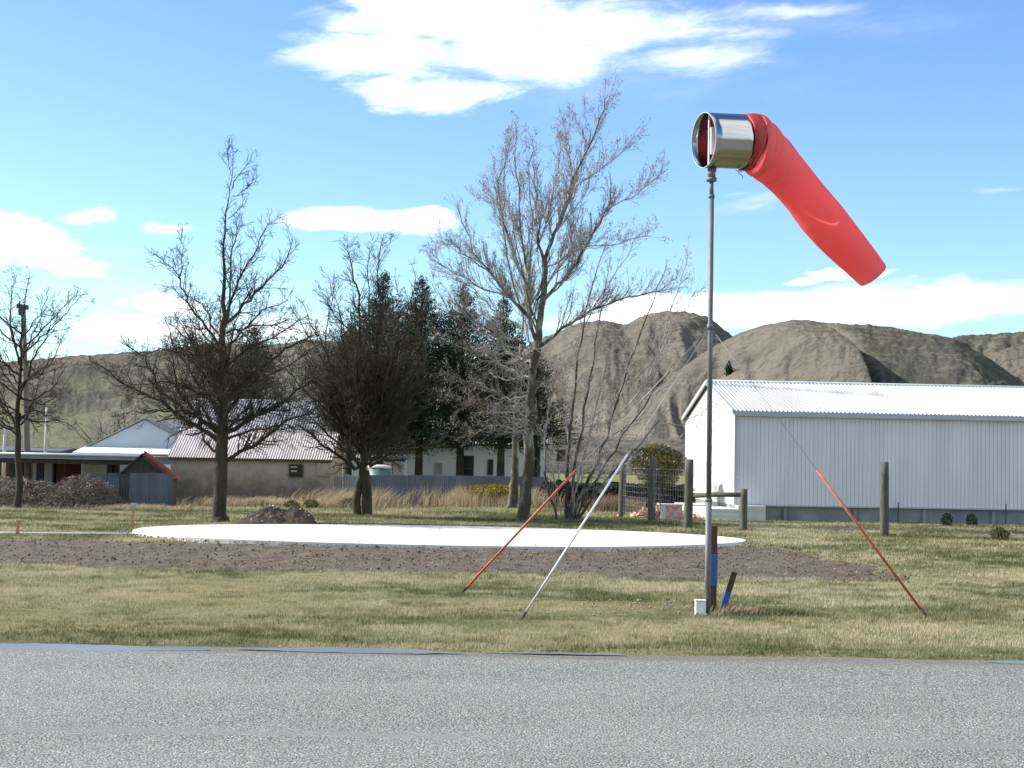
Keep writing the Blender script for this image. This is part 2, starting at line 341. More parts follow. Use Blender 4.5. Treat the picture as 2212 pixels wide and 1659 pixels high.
# road: chip seal
def road_material():
    m = bpy.data.materials.new('chip_seal'); m.use_nodes = True; t = NT(m.node_tree); b = t.n['Principled BSDF']
    tcn = t.new('ShaderNodeTexCoord'); ob = tcn.outputs['Object']; s = t.new('ShaderNodeSeparateXYZ'); t.l.new(ob, s.inputs[0])
    cell = t.voro(ob, 46, 'Color'); cs = t.new('ShaderNodeSeparateColor'); t.l.new(cell, cs.inputs[0]); dist = t.voro(ob, 46, 'Distance')
    c = t.mix(t.mr(cs.outputs[0], 0, 1), (.12, .122, .106), (.365, .368, .322))
    c = t.mix(t.mr(cs.outputs[1], .93, .96), c, (.55, .54, .5))
    c = t.mix(t.mr(dist, .45, .75), c, (.06, .06, .06))
    mid = t.noise(ob, 3.5, 6, .75); c = t.mix(t.mr(mid, .35, .7, 0, .35), c, (.15, .15, .135)); lowf = t.noise(t.map(ob, (.35, 1, 1)), .55, 5, .6, .3); c = t.mix(t.mr(lowf, .42, .62, 0, .14), c, (.36, .36, .33)); c = t.mix(t.mr(t.noise(t.map(ob, (.25, 1, 1)), 1.3, 6, .7), .58, .72, 0, .35), c, (.11, .112, .10))
    # smooth tar band with a ragged outline, running along the road
    wob = t.m('MULTIPLY', t.m('SUBTRACT', t.noise(t.map(ob, (.5, 1, 1)), .9, 5, .6), .5), .35)
    bd = t.m('ABSOLUTE', t.m('SUBTRACT', t.m('ADD', s.outputs[1], wob), 14.2))
    along = t.mr(t.noise(t.map(ob, (.35, .01, 1)), 1.0, 2, .5), .38, .5)
    band = t.m('MULTIPLY', t.mr(bd, .05, .22, 1, 0), along)
    c = t.mix(t.m('MULTIPLY', band, .65), c, (.15, .153, .142))
    # loose dirt along the edge
    ed = t.mr(t.m('ADD', s.outputs[1], t.m('MULTIPLY', t.noise(ob, 2.2, 6, .7), 1.1)), 20.2, 20.75)
    c = t.mix(t.m('MULTIPLY', ed, t.mr(t.noise(ob, 14, 4, .7), .3, .6)), c, (.13, .115, .085))
    t.l.new(c, b.inputs['Base Color']); b.inputs['Roughness'].default_value = .8; b.inputs['Specular IOR Level'].default_value = .3
    hb = t.m('ADD', t.m('MULTIPLY', dist, -1.0), t.m('MULTIPLY', t.noise(ob, 90, 3, .6), .6))
    bn = t.new('ShaderNodeBump'); t.l.new(hb, bn.inputs['Height']); bn.inputs['Distance'].default_value = .016
    t.l.new(t.mr(band, 0, 1, 1.0, .25), bn.inputs['Strength']); t.l.new(bn.outputs[0], b.inputs['Normal'])
    return m
rx = np.arange(-40, 40.1, .4); top = 20.55 + (fbm(rx * .5, rx * 0, 4, 2) - .5) * .5
v = []; f = []
for i, x in enumerate(rx):
    v += [(x, -8, .0), (x, 12, .015), (x, 17, .01), (x, top[i] - .75, -.005), (x, top[i] + .35, -.06)]
for i in range(len(rx) - 1):
    for k in range(4): a = i * 5 + k; f.append((a, a + 5, a + 6, a + 1))
road = link_mesh('road', v, f, road_material(), smooth=True); tag(road, 'grey chip-sealed road in the foreground', kind='structure')
road.data.flip_normals()

# puddles lying along the road edge
mp = bpy.data.materials.new('water'); mp.use_nodes = True; bb = mp.node_tree.nodes['Principled BSDF']
bb.inputs['Base Color'].default_value = (.13, .14, .15, 1); bb.inputs['Roughness'].default_value = .32; bb.inputs['Specular IOR Level'].default_value = .6
def puddle(x0, x1, y0, wd, seed, z):
    n = 60; v = []
    for side in (0, 1):
        for i in range(n + 1):
            t = i / n; x = x0 + (x1 - x0) * t; e = math.sin(math.pi * t) ** .35
            k = float(fbm(np.array([x * 1.3]), np.array([seed * 3.1 + side * 7.]), 4, seed)[0] - .5)
            v.append((x, y0 + (wd * .5 * e + k * wd * .9 * e) * (1 if side else -1), z))
    f = [(i, i + 1, n + 2 + i, n + 1 + i) for i in range(n)]
    o = link_mesh('puddle', v, f, mp); return tag(o, kind='structure')
def edgeY(u, vv): return G(u, vv).y
puddle(-9.5, -3.9, edgeY(200, 1396), .75, 1, -.018); puddle(-3.6, -.6, edgeY(800, 1403), .5, 2, -.018); puddle(6.4, 9.5, 20.5, .4, 4, -.022)
puddle(-.3, 1.6, 20.62, .2, 5, -.028)

# road-side patch of wet silt below the puddles
# dug soil strip
xs = np.arange(-22, 12.0, .07); ys = np.arange(32.2, 48.6, .065)
X, Y = np.meshgrid(xs, ys); sm = soil_mask(X, Y)
row = np.abs(np.sin((Y + (fbm(X * .25, Y * .8, 3, 31) - .5) * 2.2) * 3.4)) ** 3
cl = fbm(X * 2.0, Y * 2.6, 5, 12, .62); cl2 = fbm(X * 7, Y * 7, 3, 13, .6)
Z = -.10 + .10 * np.clip(sm, 0, 1) ** .5 + np.clip(cl - .47, -.1, 1) * .16 * np.clip(sm, 0, 1) + (cl2 - .5) * .03 * np.clip(sm + .3, 0, 1) - row * .09 * np.clip(fbm(X * .4, Y * .9, 3, 40) * 2.4 - .8, 0, 1)
Z = np.where(sm < -.2, -.15, Z)
Z = np.where(pad_d(X, Y) < .985, -.18, Z)
def soil_extra(t, vec, c):
    c = t.mix(t.mr(t.noise(vec, 40, 3, .6), .62, .7), c, (.36, .32, .27))
    c = t.mix(t.mr(t.noise(t.map(vec, (.6, 1, 1)), 1.1, 5, .65), .56, .68, 0, .45), c, (.13, .13, .06))
    return c
msoil = mat('soil', (.062, .048, .033), (.118, .096, .07), 2.2, 7, .95, bump=.8, bscale=16, bdist=.05, extra=soil_extra)
soil = link_mesh('soil', np.stack([X, Y, Z], -1).reshape(-1, 3), grid_faces(*X.shape), msoil); tag(soil, 'strip of dug brown soil in front of the concrete pad', kind='structure')

# concrete landing pad
n = 140; mb = MB(); ring = []
for k in range(n):
    q = 2 * math.pi * k / n; e = 1 + .012 * math.sin(5 * q + 1) + random.uniform(-.0025, .0025)
    ring.append((PADC[0] + PADR[0] * math.cos(q) * e, PADC[1] + PADR[1] * math.sin(q) * e))
mb.poly([(x, y, .10) for x, y in ring])
for k in range(n):
    a, b_ = ring[k], ring[(k + 1) % n]; mb.poly([(a[0], a[1], -.1), (b_[0], b_[1], -.1), (b_[0], b_[1], .10), (a[0], a[1], .10)])
def pad_extra(t, vec, c):
    s = t.new('ShaderNodeSeparateXYZ'); t.l.new(vec, s.inputs[0])
    j = t.m('ABSOLUTE', t.m('SUBTRACT', t.m('ADD', s.outputs[0], t.m('MULTIPLY', t.noise(vec, .8, 3), .12)), -2.3)); 
    c = t.mix(t.mr(j, .02, .045, .6, 0), c, (.35, .33, .3))
    dirt = t.mr(t.noise(t.map(vec, (.6, 1, 1)), 1.1, 6, .7), .66, .72, 0, .5); return t.mix(dirt, c, (.52, .50, .46))
pad = mb.build('landing_pad', mat('pad_concrete', (.60, .59, .55), (.54, .53, .49), .9, 6, .85, bump=.1, extra=pad_extra))
tag(pad, 'round white concrete landing pad set in the lawn', 'landing pad')
# gravel track running left from the pad
v = []; f = []
for i in range(60):
    t_ = i / 59; x = -11.3 - t_ * 12; yc = 46.9 - t_ * 2.2 - t_ ** 2 * 1.2; k = (fbm(np.array([x * .9]), np.array([2.]), 4, 5)[0] - .5) * .6
    v += [(x, yc - .35 - k * .6, .03), (x, yc + .45 + k, .035)]
    if i: a = 2 * i; f.append((a - 2, a, a + 1, a - 1))
trk = link_mesh('path', v, f, mat('gravel', (.32, .31, .28), (.22, .21, .17), 7, 6, .9, bump=.5)); tag(trk, 'narrow grey gravel path left of the pad', kind='structure')

# ------------------------------------------------------------------ hills
def hill_mat():
    m = bpy.data.materials.new('hill_grass'); m.use_nodes = True; t = NT(m.node_tree); b = t.n['Principled BSDF']
    tcn = t.new('ShaderNodeTexCoord'); ob = tcn.outputs['Object']; a = t.new('ShaderNodeAttribute', attribute_name='tone')
    n1 = t.noise(ob, .012, 8, .62, .5); n2 = t.noise(ob, .06, 7, .7, .3); n3 = t.noise(ob, .35, 4, .7); n4 = t.noise(ob, .004, 4, .5)
    c = t.mix(t.mr(n1, .38, .62), (.118, .108, .085), (.166, .151, .120))
    c = t.mix(t.mr(t.m('ADD', n2, t.m('MULTIPLY', a.outputs['Fac'], .13)), .535, .63, 0, .82), c, (.066, .068, .054))
    c = t.mix(t.mr(n3, .48, .66, 0, .7), c, (.062, .062, .05))
    c = t.mix(t.mr(a.outputs['Fac'], 1.2, 2.2, 0, .8), c, (.15, .155, .095))
    t.l.new(c, b.inputs['Base Color']); b.inputs['Roughness'].default_value = 1; b.inputs['Specular IOR Level'].default_value = 0
    t.l.new(t.bump(t.m('ADD', n3, t.m('MULTIPLY', n2, 2.0)), .55, 4), b.inputs['Normal'])
    return m
MH = hill_mat()
def hill(label, prof, Yf, Yc, us, spurs=(), amp=.10, rough=.03, seed=1, fr=.012, scrub=None, skew=.0, pw=1.0, back=260):
    pu = [p[0] for p in prof]; pvv = [p[1] for p in prof]
    U = np.arange(us[0], us[1] + 1, 3.0); S = np.concatenate([np.linspace(0, 1, 150), np.linspace(1.01, 1.8, 14)])
    vv = np.interp(U, pu, pvv)
    k = np.ones(9) / 9; vv = np.convolve(np.pad(vv, 4, 'edge'), k, 'valid')
    crest = np.array([P(u, q, Yc).z for u, q in zip(U, vv)])
    UU, SS = np.meshgrid(U, S); C = np.broadcast_to(crest, UU.shape)
    Yv = Yf + (Yc - Yf) * SS; Yv = np.where(SS > 1, Yc + (SS - 1) / .8 * back, Yv)
    tt = np.clip(SS, 0, 1); prf = tt ** pw
    hgt = C * np.where(SS <= 1, prf, 1 - ((SS - 1) / .8) ** 1.3)
    env = np.clip(4 * tt * (1 - tt), 0, 1) ** .7
    wu = UU + skew * (1 - SS) * 400 + (fbm(UU * .008, SS * 3, 3, seed + 5) - .5) * 150
    rid = 1 - np.abs(2 * fbm(wu * fr, SS * .9, 3, seed) - 1) * 2.0
    lim = H + (C - H) * Yv / Yc; slack = np.where(SS < 1, np.maximum(lim - hgt, .001), .001); base_h = hgt.copy(); hgt = hgt + env * amp * C.mean() * rid
    for (ua, ub, A, wl, wr) in spurs:                   # spur crests running down the face
        us_ = ua + (ub - ua) * (1 - SS) + (fbm(SS * 4, SS * 0, 2, seed + 9) - .5) * 24
        d = UU - us_
        hgt = hgt + env * A * np.where(d < 0, np.exp(-(d / wl) ** 2), np.exp(-(np.clip(d, 0, None) / wr) ** 1.6) - (.9 if A > 30 else .15) * np.exp(-((d - wr * 1.15) / (wr * .75)) ** 2))
    dsp = hgt - base_h; hgt = base_h + np.where(dsp > 0, slack * .85 * np.tanh(dsp / (slack * .85)), dsp)
    hgt = hgt + (fbm(UU * .08, SS * 14, 4, seed + 3) - .5) * rough * C.mean() * np.clip(tt * 4, 0, 1)
    hgt = hgt + (fbm(UU * .33, SS * 40, 2, seed + 4) - .5) * rough * .35 * C.mean()
    xx = (UU - CX) / F * Yv * 1.0 
    tone = np.zeros(UU.shape)
    if scrub is not None: tone = scrub(UU, SS)
    z = np.where(SS <= 0.001, -6, hgt)
    o = link_mesh('hill', np.stack([xx, Yv, z], -1).reshape(-1, 3), grid_faces(*UU.shape), MH, smooth=True, attr=tone.ravel())
    return tag(o, label, kind='structure')
prof1 = [(900, 800), (1100, 762), (1190, 722), (1240, 700), (1300, 690), (1350, 703), (1395, 677), (1432, 671), (1491, 674), (1531, 685), (1568, 716), (1640, 770), (1750, 850), (1900, 930)]
hill('brown hill behind the poplar', prof1, 620, 1150, (860, 1900), spurs=[(1290, 1350, 9, 80, 70), (1480, 1450, 9, 90, 80)], amp=.05, seed=3, fr=.009)
hill('tan foothill in front of the brown hill', [(1180, 975), (1300, 915), (1400, 850), (1500, 775), (1560, 737), (1606, 716), (1650, 702), (1700, 692), (1727, 690), (1780, 695), (1838, 701), (1885, 701), (1930, 708), (2000, 719), (2060, 730), (2130, 768), (2212, 826), (2330, 900), (2450, 960)], 420, 800, (1150, 2450),
     spurs=[(1712, 1915, 34, 130, 36), (1500, 1400, 8, 80, 60), (2050, 2230, 6, 120, 90)], amp=.05, seed=8, fr=.012, rough=.025, scrub=lambda u, s: np.clip((u - 1800) / 120, 0, 1) * 1.0)
hill('far dark hill at the right', [(1950, 790), (2020, 742), (2070, 727), (2130, 722), (2212, 716), (2300, 700), (2500, 730), (2700, 760), (3100, 800), (3600, 900)], 1150, 1600, (1930, 3600), amp=.12, seed=12, scrub=lambda u, s: np.ones_like(u) * 1.0)
hill('pale ridge between the far right hills', [(2040, 850), (2100, 790), (2145, 762), (2180, 752), (2212, 745), (2300, 730), (2400, 770), (2600, 870)], 850, 1100, (2030, 2600), amp=.05, seed=14)
hill('green and brown hill at the left', [(-1500, 900), (-900, 830), (-300, 800), (0, 783), (60, 778), (150, 770), (220, 765), (330, 757), (440, 742), (480, 741), (560, 747), (640, 737), (700, 735), (760, 745), (850, 760), (950, 790), (1100, 840), (1250, 900), (1400, 960)], 500, 1000, (-1500, 1420),
     spurs=[(480, 300, 9, 160, 110), (240, 60, 8, 160, 110), (680, 590, 9, 150, 110)], amp=.06, seed=21, fr=.007, rough=.03, scrub=lambda u, s: np.clip((fbm(u * .009, s * 4, 4, 70) - .50) * 9, 0, 1.0) + np.clip(.55 - s, 0, 1) * 4.5)
hill('low green foothill behind the farm buildings', [(-1500, 960), (-600, 940), (-100, 925), (60, 920), (200, 890), (300, 880), (420, 872), (560, 880), (700, 900), (900, 925), (1200, 940), (1500, 950), (1900, 960), (2400, 962)], 260, 420, (-1500, 2400), amp=.10, seed=29, rough=.05, scrub=lambda u, s: np.where(u < 900, 2.0, .6) * np.ones_like(u))

# ------------------------------------------------------------------ windsock
D0 = G(1528, 1325); WY = D0.y
ax = Vector((math.cos(R(19)), math.sin(R(19)), -.03)).normalized()
piv = P(1537, 362, WY)
ws = empty('windsock', (D0.x, D0.y, 0), 'drooping red windsock on a tall grey pole beside the road', 'windsock')
nrm = Vector((-math.sin(R(19)), math.cos(R(19)), 0))
def onplane(u, v):
    d = ray(u, v); return CAM + d * ((piv - CAM).dot(nrm) / d.dot(nrm))
def Z7(x, y): return ((2400 + x / 2.37) / 1.649, (350 + y / 2.37) / 1.649)
pm = MB(); ptop = piv
low_ = Vector((D0.x, D0.y, -.3)); mid = P(1531, 1080, WY)
pm.tube([low_, mid], .052, 16); 
pm.build('pole', M['galv_pipe'], ws, True)
MB().tube([mid, P(1537, 420, WY)], .043, 16).build('pole', M['galv_pipe'], ws, True)
MB().tube([P(1537, 424, WY), P(1537, 385, WY)], .036, 14).build('pole', M['galv_pipe'], ws, True)
for (va, vb, rr) in ((392, 384, .088), (386, 364, .068), (428, 421, .055), (1083, 1077, .062), (712, 700, .055)):
    MB().tube([P(1537 if va < 500 else (1534 if va < 800 else 1531), va, WY), P(1537 if va < 500 else (1534 if va < 800 else 1531), vb, WY)], rr, 16).build('pole_collar', M['galv_pipe'], ws, True)
def ringed(pts, rads, n, wob=None):
    """rings perpendicular to a bent centre line that lies in the sock's plane"""
    V = []; Fc = []
    for i, p in enumerate(pts):
        a = pts[max(i - 1, 0)]; b_ = pts[min(i + 1, len(pts) - 1)]; t = (b_ - a).normalized(); y = nrm - t * nrm.dot(t); y.normalize(); x = y.cross(t).normalized()
        for k in range(n):
            q = 2 * math.pi * k / n; rr = rads[i] * (1 + (wob(i, q) if wob else 0)); V.append(p + (x * math.cos(q) + y * math.sin(q)) * rr)
    for i in range(len(pts) - 1):
        for k in range(n): a0 = i * n + k; a1 = i * n + (k + 1) % n; Fc.append((a0, a1, a1 + n, a0 + n))
    return V, Fc
c0 = onplane(*Z7(253, 355)); c1 = onplane(*Z7(600, 368)); ddr = (c1 - c0).normalized(); RD = .472
pts = [c0 + ddr * ((c1 - c0).length * t) for t in np.linspace(0, 1, 7)]
V, Fc = ringed(pts, [RD] * 7, 72)
dr = link_mesh('drum', V, Fc, M['galv_bright'], ws, True); sm_ = dr.modifiers.new('thick', 'SOLIDIFY'); sm_.thickness = .006
V, Fc = ringed([c0 - ddr * .006, c0 + ddr * .012], [RD + .004] * 2, 72); rim = link_mesh('rim', V, Fc, M['trim'], dr, True); rim.modifiers.new('thick', 'SOLIDIFY').thickness = .014
bx = ddr.cross(nrm).normalized(); upz = Vector((0, 0, 1))
MB().box(c0 + ddr * .10, ddr * .012, nrm * .012, upz * (RD - .004)).build('mouth_strut', M['white_paint'], dr)
bevel(MB().box(c0 + ddr * .17 + upz * -.0, ddr * .035, nrm * .035, upz * .235).build('bearing_housing', M['white_paint'], dr), .008)
MB().tube([c0 + ddr * .22 - upz * .235, c0 + ddr * .22 - upz * (RD + .02)], .03, 12).build('spindle', M['galv_pipe'], dr, True)
MB().tube([P(1537, 368, WY), Vector(((c0 + ddr * .22).x, (c0 + ddr * .22).y, (c0 - upz * (RD + .01)).z))], .05, 12).build('spindle', M['galv_pipe'], ws, True)
# collar of folded fabric strapped over the drum, then the sock
q_ = [(575, 368, 240), (610, 368, 243), (640, 370, 246), (665, 374, 244), (685, 382, 246)]
V, Fc = ringed([onplane(*Z7(a, b)) for a, b, _ in q_], [r_ / 2.37 / 1.649 / F * 26.2 for *_, r_ in q_], 72, lambda i, q: .008 * math.sin(9 * q) + .012 * math.sin(3 * q + i * 1.3))
cf = link_mesh('sock_collar', V, Fc, M['collar_red'], ws, True); cf.modifiers.new('thick', 'SOLIDIFY').thickness = .008
for xx in (655, 683):
    V, Fc = ringed([onplane(*Z7(xx, 371 + (xx - 655) * .3)), onplane(*Z7(xx + 9, 374 + (xx - 655) * .3))], [.505, .505], 72); st = link_mesh('strap', V, Fc, M['sock'], cf, True); st.modifiers.new('thick', 'SOLIDIFY').thickness = .012
top_l = np.array([(672, 135), (720, 150), (780, 180), (830, 240), (900, 325), (1000, 440), (1120, 590), (1240, 740), (1380, 905), (1500, 1060), (1640, 1240), (1720, 1345), (1765, 1408)], float)
bot_l = np.array([(672, 640), (690, 656), (705, 665), (735, 685), (785, 722), (855, 785), (925, 860), (990, 938), (1110, 1105), (1235, 1245), (1400, 1400), (1510, 1500), (1598, 1582)], float)
cen = (top_l + bot_l) / 2; tk = np.concatenate([[0], np.cumsum(np.hypot(*np.diff(cen, axis=0).T))]); NR = 120; tq = np.linspace(0, tk[-1], NR)
def sm1(a):
    k = np.ones(7) / 7
    for _ in range(2): a = np.concatenate([a[:3], np.convolve(a, k, 'valid'), a[-3:]])
    return a
tU, tV = sm1(np.interp(tq, tk, top_l[:, 0])), sm1(np.interp(tq, tk, top_l[:, 1])); bU, bV = sm1(np.interp(tq, tk, bot_l[:, 0])), sm1(np.interp(tq, tk, bot_l[:, 1]))
def wob(i, q):
    t = i / (NR - 1); e = math.exp(-((t - .13) / .09) ** 2); n_ = fbm(np.array([math.cos(q) * 1.7 + 9]), np.array([t * 16. + math.sin(q) * 1.7]), 3, 44)[0] - .5
    f1 = math.exp(-((t - .10 - .035 * math.cos(q)) / .012) ** 2) * -.045; f2 = math.exp(-((t - .20 - .05 * math.cos(q + .5)) / .012) ** 2) * -.03; f3 = math.exp(-((t - .055) / .012) ** 2) * -.04
    return e * n_ * .06 + (f1 + f2) * (.35 + .65 * max(0, math.sin(q + .4) * -1 + .3)) + f3 + .005 * math.sin(5 * q + t * 8) * t + n_ * .012
V = []; Fc = []; NS = 90
for i in range(NR):
    pt = onplane(*Z7(tU[i], tV[i])); pb = onplane(*Z7(bU[i], bV[i])); c_ = (pt + pb) / 2; xv = (pt - pb) / 2; rr = xv.length; ed = min(1, i / 6)
    for k in range(NS):
        q = 2 * math.pi * k / NS; V.append(c_ + (xv * math.cos(q) + nrm * (rr * math.sin(q))) * (1 + wob(i, q) * ed))
for i in range(NR - 1):
    for k in range(NS): a0 = i * NS + k; a1 = i * NS + (k + 1) % NS; Fc.append((a0, a1, a1 + NS, a0 + NS))
sk = link_mesh('sock', V, Fc, M['sock'], ws, True); sk.modifiers.new('thick', 'SOLIDIFY').thickness = .004
mbs = MB()
for (a, b, c_, d) in ((520, 605, 560, 640), (560, 640, 585, 680), (540, 612, 575, 625), (545, 618, 548, 640)):
    mbs.tube([onplane(*Z7(a, b)), onplane(*Z7((a + c_) / 2 + 6, (b + d) / 2 - 4)), onplane(*Z7(c_, d))], .006, 5)
mbs.build('loose_cord', M['dark_timber'], ws)
# guys: painted sleeve low down, bare cable above, all fixed to one collar on the pole
att = P(1534, 706, WY)
def guy(ua, va, ut, mats, rad, label):
    a = G(ua, va); a.z = .05; lo, hi = 0, 1
    for _ in range(40):
        m_ = (lo + hi) / 2; p = a + (att - a) * m_; q = p - CAM; uu = CX + F * q.dot(rgt) / q.dot(fwd)
        if (uu < ut) == (ua < 1534): lo = m_
        else: hi = m_
    p = a + (att - a) * lo
    g = empty('guy_wire', (a.x, a.y, 0), label, 'guy wire', 'guys staying the windsock pole')
    dn = (att - a).normalized()
    MB().tube([a - dn * .02, p], rad, 10).build('guard_sleeve', mats, g, True)
    MB().tube([p - dn * .1, att], .0045, 6).build('cable', M['wire'], g, True)
    MB().tube([a - dn * .35, a + dn * .08], rad * 1.35, 8).build('ground_anchor', M['iron_rust'], g, True)
guy(1003, 1280, 1245, M['orange_paint'], .023, 'orange painted guy guard left of the silver one')
guy(1130, 1338, 1356, M['alu_tube'], .0185, 'bare silver guy guard leaning up to the windsock pole')
guy(1995, 1330, 1765, M['orange_paint'], .023, 'orange painted guy guard in front of the long shed, right of the pole')
# blue marked steel post beside the pole, leaning board, white box
p1 = G(1539.5, 1320); 
sp = empty('steel_post', (p1.x, p1.y, 0), 'rusty flat steel post with a blue painted band behind the windsock pole', 'post')
zt = P(1543, 1136, p1.y).z; z1 = P(1543, 1230, p1.y).z; z2 = P(1542, 1290 - 75, p1.y).z
yb = p1.y + .07
zA = P(1543, 1285 - 5, yb).z; 
def seg(z0, z1_, m, nm): bevel(MB().abox(p1.x - .055, p1.x + .075, yb, yb + .09, z0, z1_).build(nm, m, sp), .006)
zb1 = P(1543, (1750 + 1120 / 3.318) / 1.649, yb).z; zb2 = P(1543, (1750 + 740 / 3.318) / 1.649, yb).z; ztt = P(1543, (1750 + 410 / 3.318) / 1.649, yb).z
seg(-.2, zb1, M['iron_rust'], 'shaft'); 
bevel(MB().abox(p1.x - .058, p1.x + .083, yb - .004, yb + .094, zb1, zb2).build('painted_band', M['blue_paint'], sp), .005)
bevel(MB().abox(p1.x - .04, p1.x + .078, yb, yb + .09, zb2, ztt).build('shaft', M['iron_rust'], sp), .006)
b0 = G(1561, 1318); b1 = P(1586, 1237, b0.y + .05); lb = empty('leaning_stake', (b0.x, b0.y, 0), 'short dark stake with blue foot leaning beside the pole', 'stake')
dd = (b1 - b0); sx = Vector((.052, 0, -.01)); sy = Vector((0, .02, 0))
bevel(MB().box(b0 + dd * .25, sx, sy, dd * .25).build('painted_foot', M['blue_paint'], lb), .004); bevel(MB().box(b0 + dd * .76, sx * .98, sy * .96, dd * .26).build('shaft', M['iron_rust'], lb), .004)
wb = G(1514, 1327); zt = P(1514, 1299, wb.y).z
bo = empty('junction_box', (wb.x, wb.y, 0), 'small white junction box at the foot of the windsock pole', 'box')
bevel(MB().abox(wb.x - .085, wb.x + .085, wb.y + .02, wb.y + .17, -.05, zt).build('housing', M['white_paint'], bo), .012)
bevel(MB().abox(wb.x - .095, wb.x + .095, wb.y + .01, wb.y + .18, zt, zt + .02).build('lid', M['white_paint'], bo), .006)

# ------------------------------------------------------------------ sheet helpers
def ribbed(o, U, Vv, N, L, hfun, pitch, amp, prof='trap'):
    """a profiled sheet: columns along U, ribs run along Vv, ribs stand out along N; hfun(s) = (start, end) along Vv"""
    o = Vector(o); mb = MB(); cols = []; s = 0.0
    if prof == 'trap': pat = [(0, 0), (.70, 0), (.78, 1), (.92, 1), (1.0, 0)]
    elif prof == 'groove': pat = [(0, 0), (.84, 0), (.88, -1), (.96, -1), (1.0, 0)]
    else: pat = [(k / 6, .5 + .5 * math.cos(2 * math.pi * k / 6)) for k in range(6)]
    while s < L - 1e-6:
        for a, h in pat[:-1] if prof != 'wave' else pat:
            x = s + a * pitch
            if x < L: cols.append((x, h))
        s += pitch
    cols.append((L, 0))
    for x, h in cols:
        a, b_ = hfun(x); p = o + U * x + N * (h * amp); mb.v += [p + Vv * a, p + Vv * b_]
    for i in range(len(cols) - 1): k = 2 * i; mb.f.append((k, k + 2, k + 3, k + 1))
    return mb
# ------------------------------------------------------------------ long shed
A = G(1588, 1122); uB = P(1480, 985, A.y * 1.2); Bx = Vector((uB.x, uB.y, 0))
gd = (Bx - Vector((A.x, A.y, 0))); GW = gd.length; gd.normalize(); ld = Vector((gd.y, -gd.x, 0)); A = Vector((A.x, A.y, 0)); LEN = 27.0
hE = P(1590, 888, A.y).z; ridge_p = A + gd * (GW * .5); hR = P(1542, 826, ridge_p.y).z; FB = .62
shed = empty('farm_shed', A, 'long pale steel shed with white ribbed roof at the right', 'shed')
Zu = Vector((0, 0, 1))
ribbed(A + Zu * FB, ld, Zu, -gd, LEN, lambda s: (0, hE - FB - .12), .183, .02, 'groove').build('long_wall', M['shed_wall'], shed)
ribbed(A + gd * GW + Zu * FB, ld, Zu, gd, LEN, lambda s: (0, hE - FB - .12), .183, .02, 'groove').build('long_wall', M['shed_wall'], shed)
gab = lambda s: (0, hE - FB - .14 + (hR - hE) * (1 - abs(s / GW - .5) * 2))
ribbed(A + Zu * FB, gd, Zu, -ld, GW, gab, .19, .022, 'groove').build('gable_wall', M['shed_gable'], shed)
ribbed(A + ld * LEN + Zu * FB, gd, Zu, ld, GW, gab, .19, .022, 'groove').build('gable_wall', M['shed_gable'], shed)
sl_ = (gd * (GW / 2) + Zu * (hR - hE)); SL = sl_.length; sl_.normalize(); nr = ld.cross(sl_).normalized(); nr = nr if nr.z > 0 else -nr
ribbed(A - gd * .12 - ld * .12 + Zu * hE, ld, sl_, nr, LEN + .24, lambda s: (0, SL + .1), .183, .05, 'trap').build('roof', M['shed_roof'], shed)
sl2 = (-gd * (GW / 2) + Zu * (hR - hE)).normalized(); nr2 = ld.cross(sl2).normalized(); nr2 = nr2 if nr2.z > 0 else -nr2
ribbed(A + gd * (GW + .12) - ld * .12 + Zu * hE, ld, sl2, nr2, LEN + .24, lambda s: (0, SL + .1), .183, .035, 'trap').build('roof', M['shed_roof'], shed)
rp = A + gd * (GW / 2) + Zu * (hR + .05)
MB().tube([rp - ld * .14, rp + ld * (LEN + .14)], .085, 8).build('ridge_cap', M['trim'], shed, True)
for sgn, base in ((-1, A), (1, A + gd * GW)):
    MB().box(base + gd * sgn * .13 + ld * (LEN / 2) + Zu * (hE - .11), ld * (LEN / 2 + .1), gd * .07, Zu * .10).build('gutter', M['trim'], shed)
for base, s_ in ((A - gd * .15, sl_), (A + gd * (GW + .15), sl2)):
    for e_ in (-.16, LEN + .16):
        c_ = base + Zu * (hE - .03) + ld * e_; MB().box(c_ + s_ * (SL / 2 + .05), s_ * (SL / 2 + .06), ld * .035, Zu * .10).build('barge_board', M['shed_roof'], shed)
for e_ in (.0, LEN):
    MB().box(A + ld * e_ + Zu * (FB + (hE - FB) / 2 - .08) - gd * .03, ld * .07, gd * .028, Zu * ((hE - FB) / 2 - .1)).build('corner_flashing', M['shed_roof'], shed)
MB().box(A + ld * (LEN / 2) + gd * (GW / 2) + Zu * (FB / 2 - .06), ld * (LEN / 2 - .03), gd * (GW / 2 - .03), Zu * (FB / 2 + .04)).build('foundation', M['concrete_dark'], shed)
MB().box(A + ld * (LEN / 2) - gd * .06 + Zu * (FB + .01), ld * (LEN / 2 + .02), gd * .05, Zu * .03).build('base_flashing', M['trim'], shed)
# pale concrete footing running out past the gable
fp = A - ld * .75 - gd * .9
MB().box(fp + gd * 4.2 + Zu * .22, ld * .72, gd * 4.3, Zu * .26).build('footing', M['concrete_pale'], shed)
MB().box(A - gd * .55 + ld * .55 + Zu * .3, ld * .6, gd * .35, Zu * .33).build('footing', M['concrete_pale'], shed)
for k in range(8):
    x = 2.2 + k * 3.1; MB().box(A + ld * x - gd * .045 + Zu * .22, ld * .07, gd * .05, Zu * .3).build('foundation_pier', M['concrete_dark'], shed)

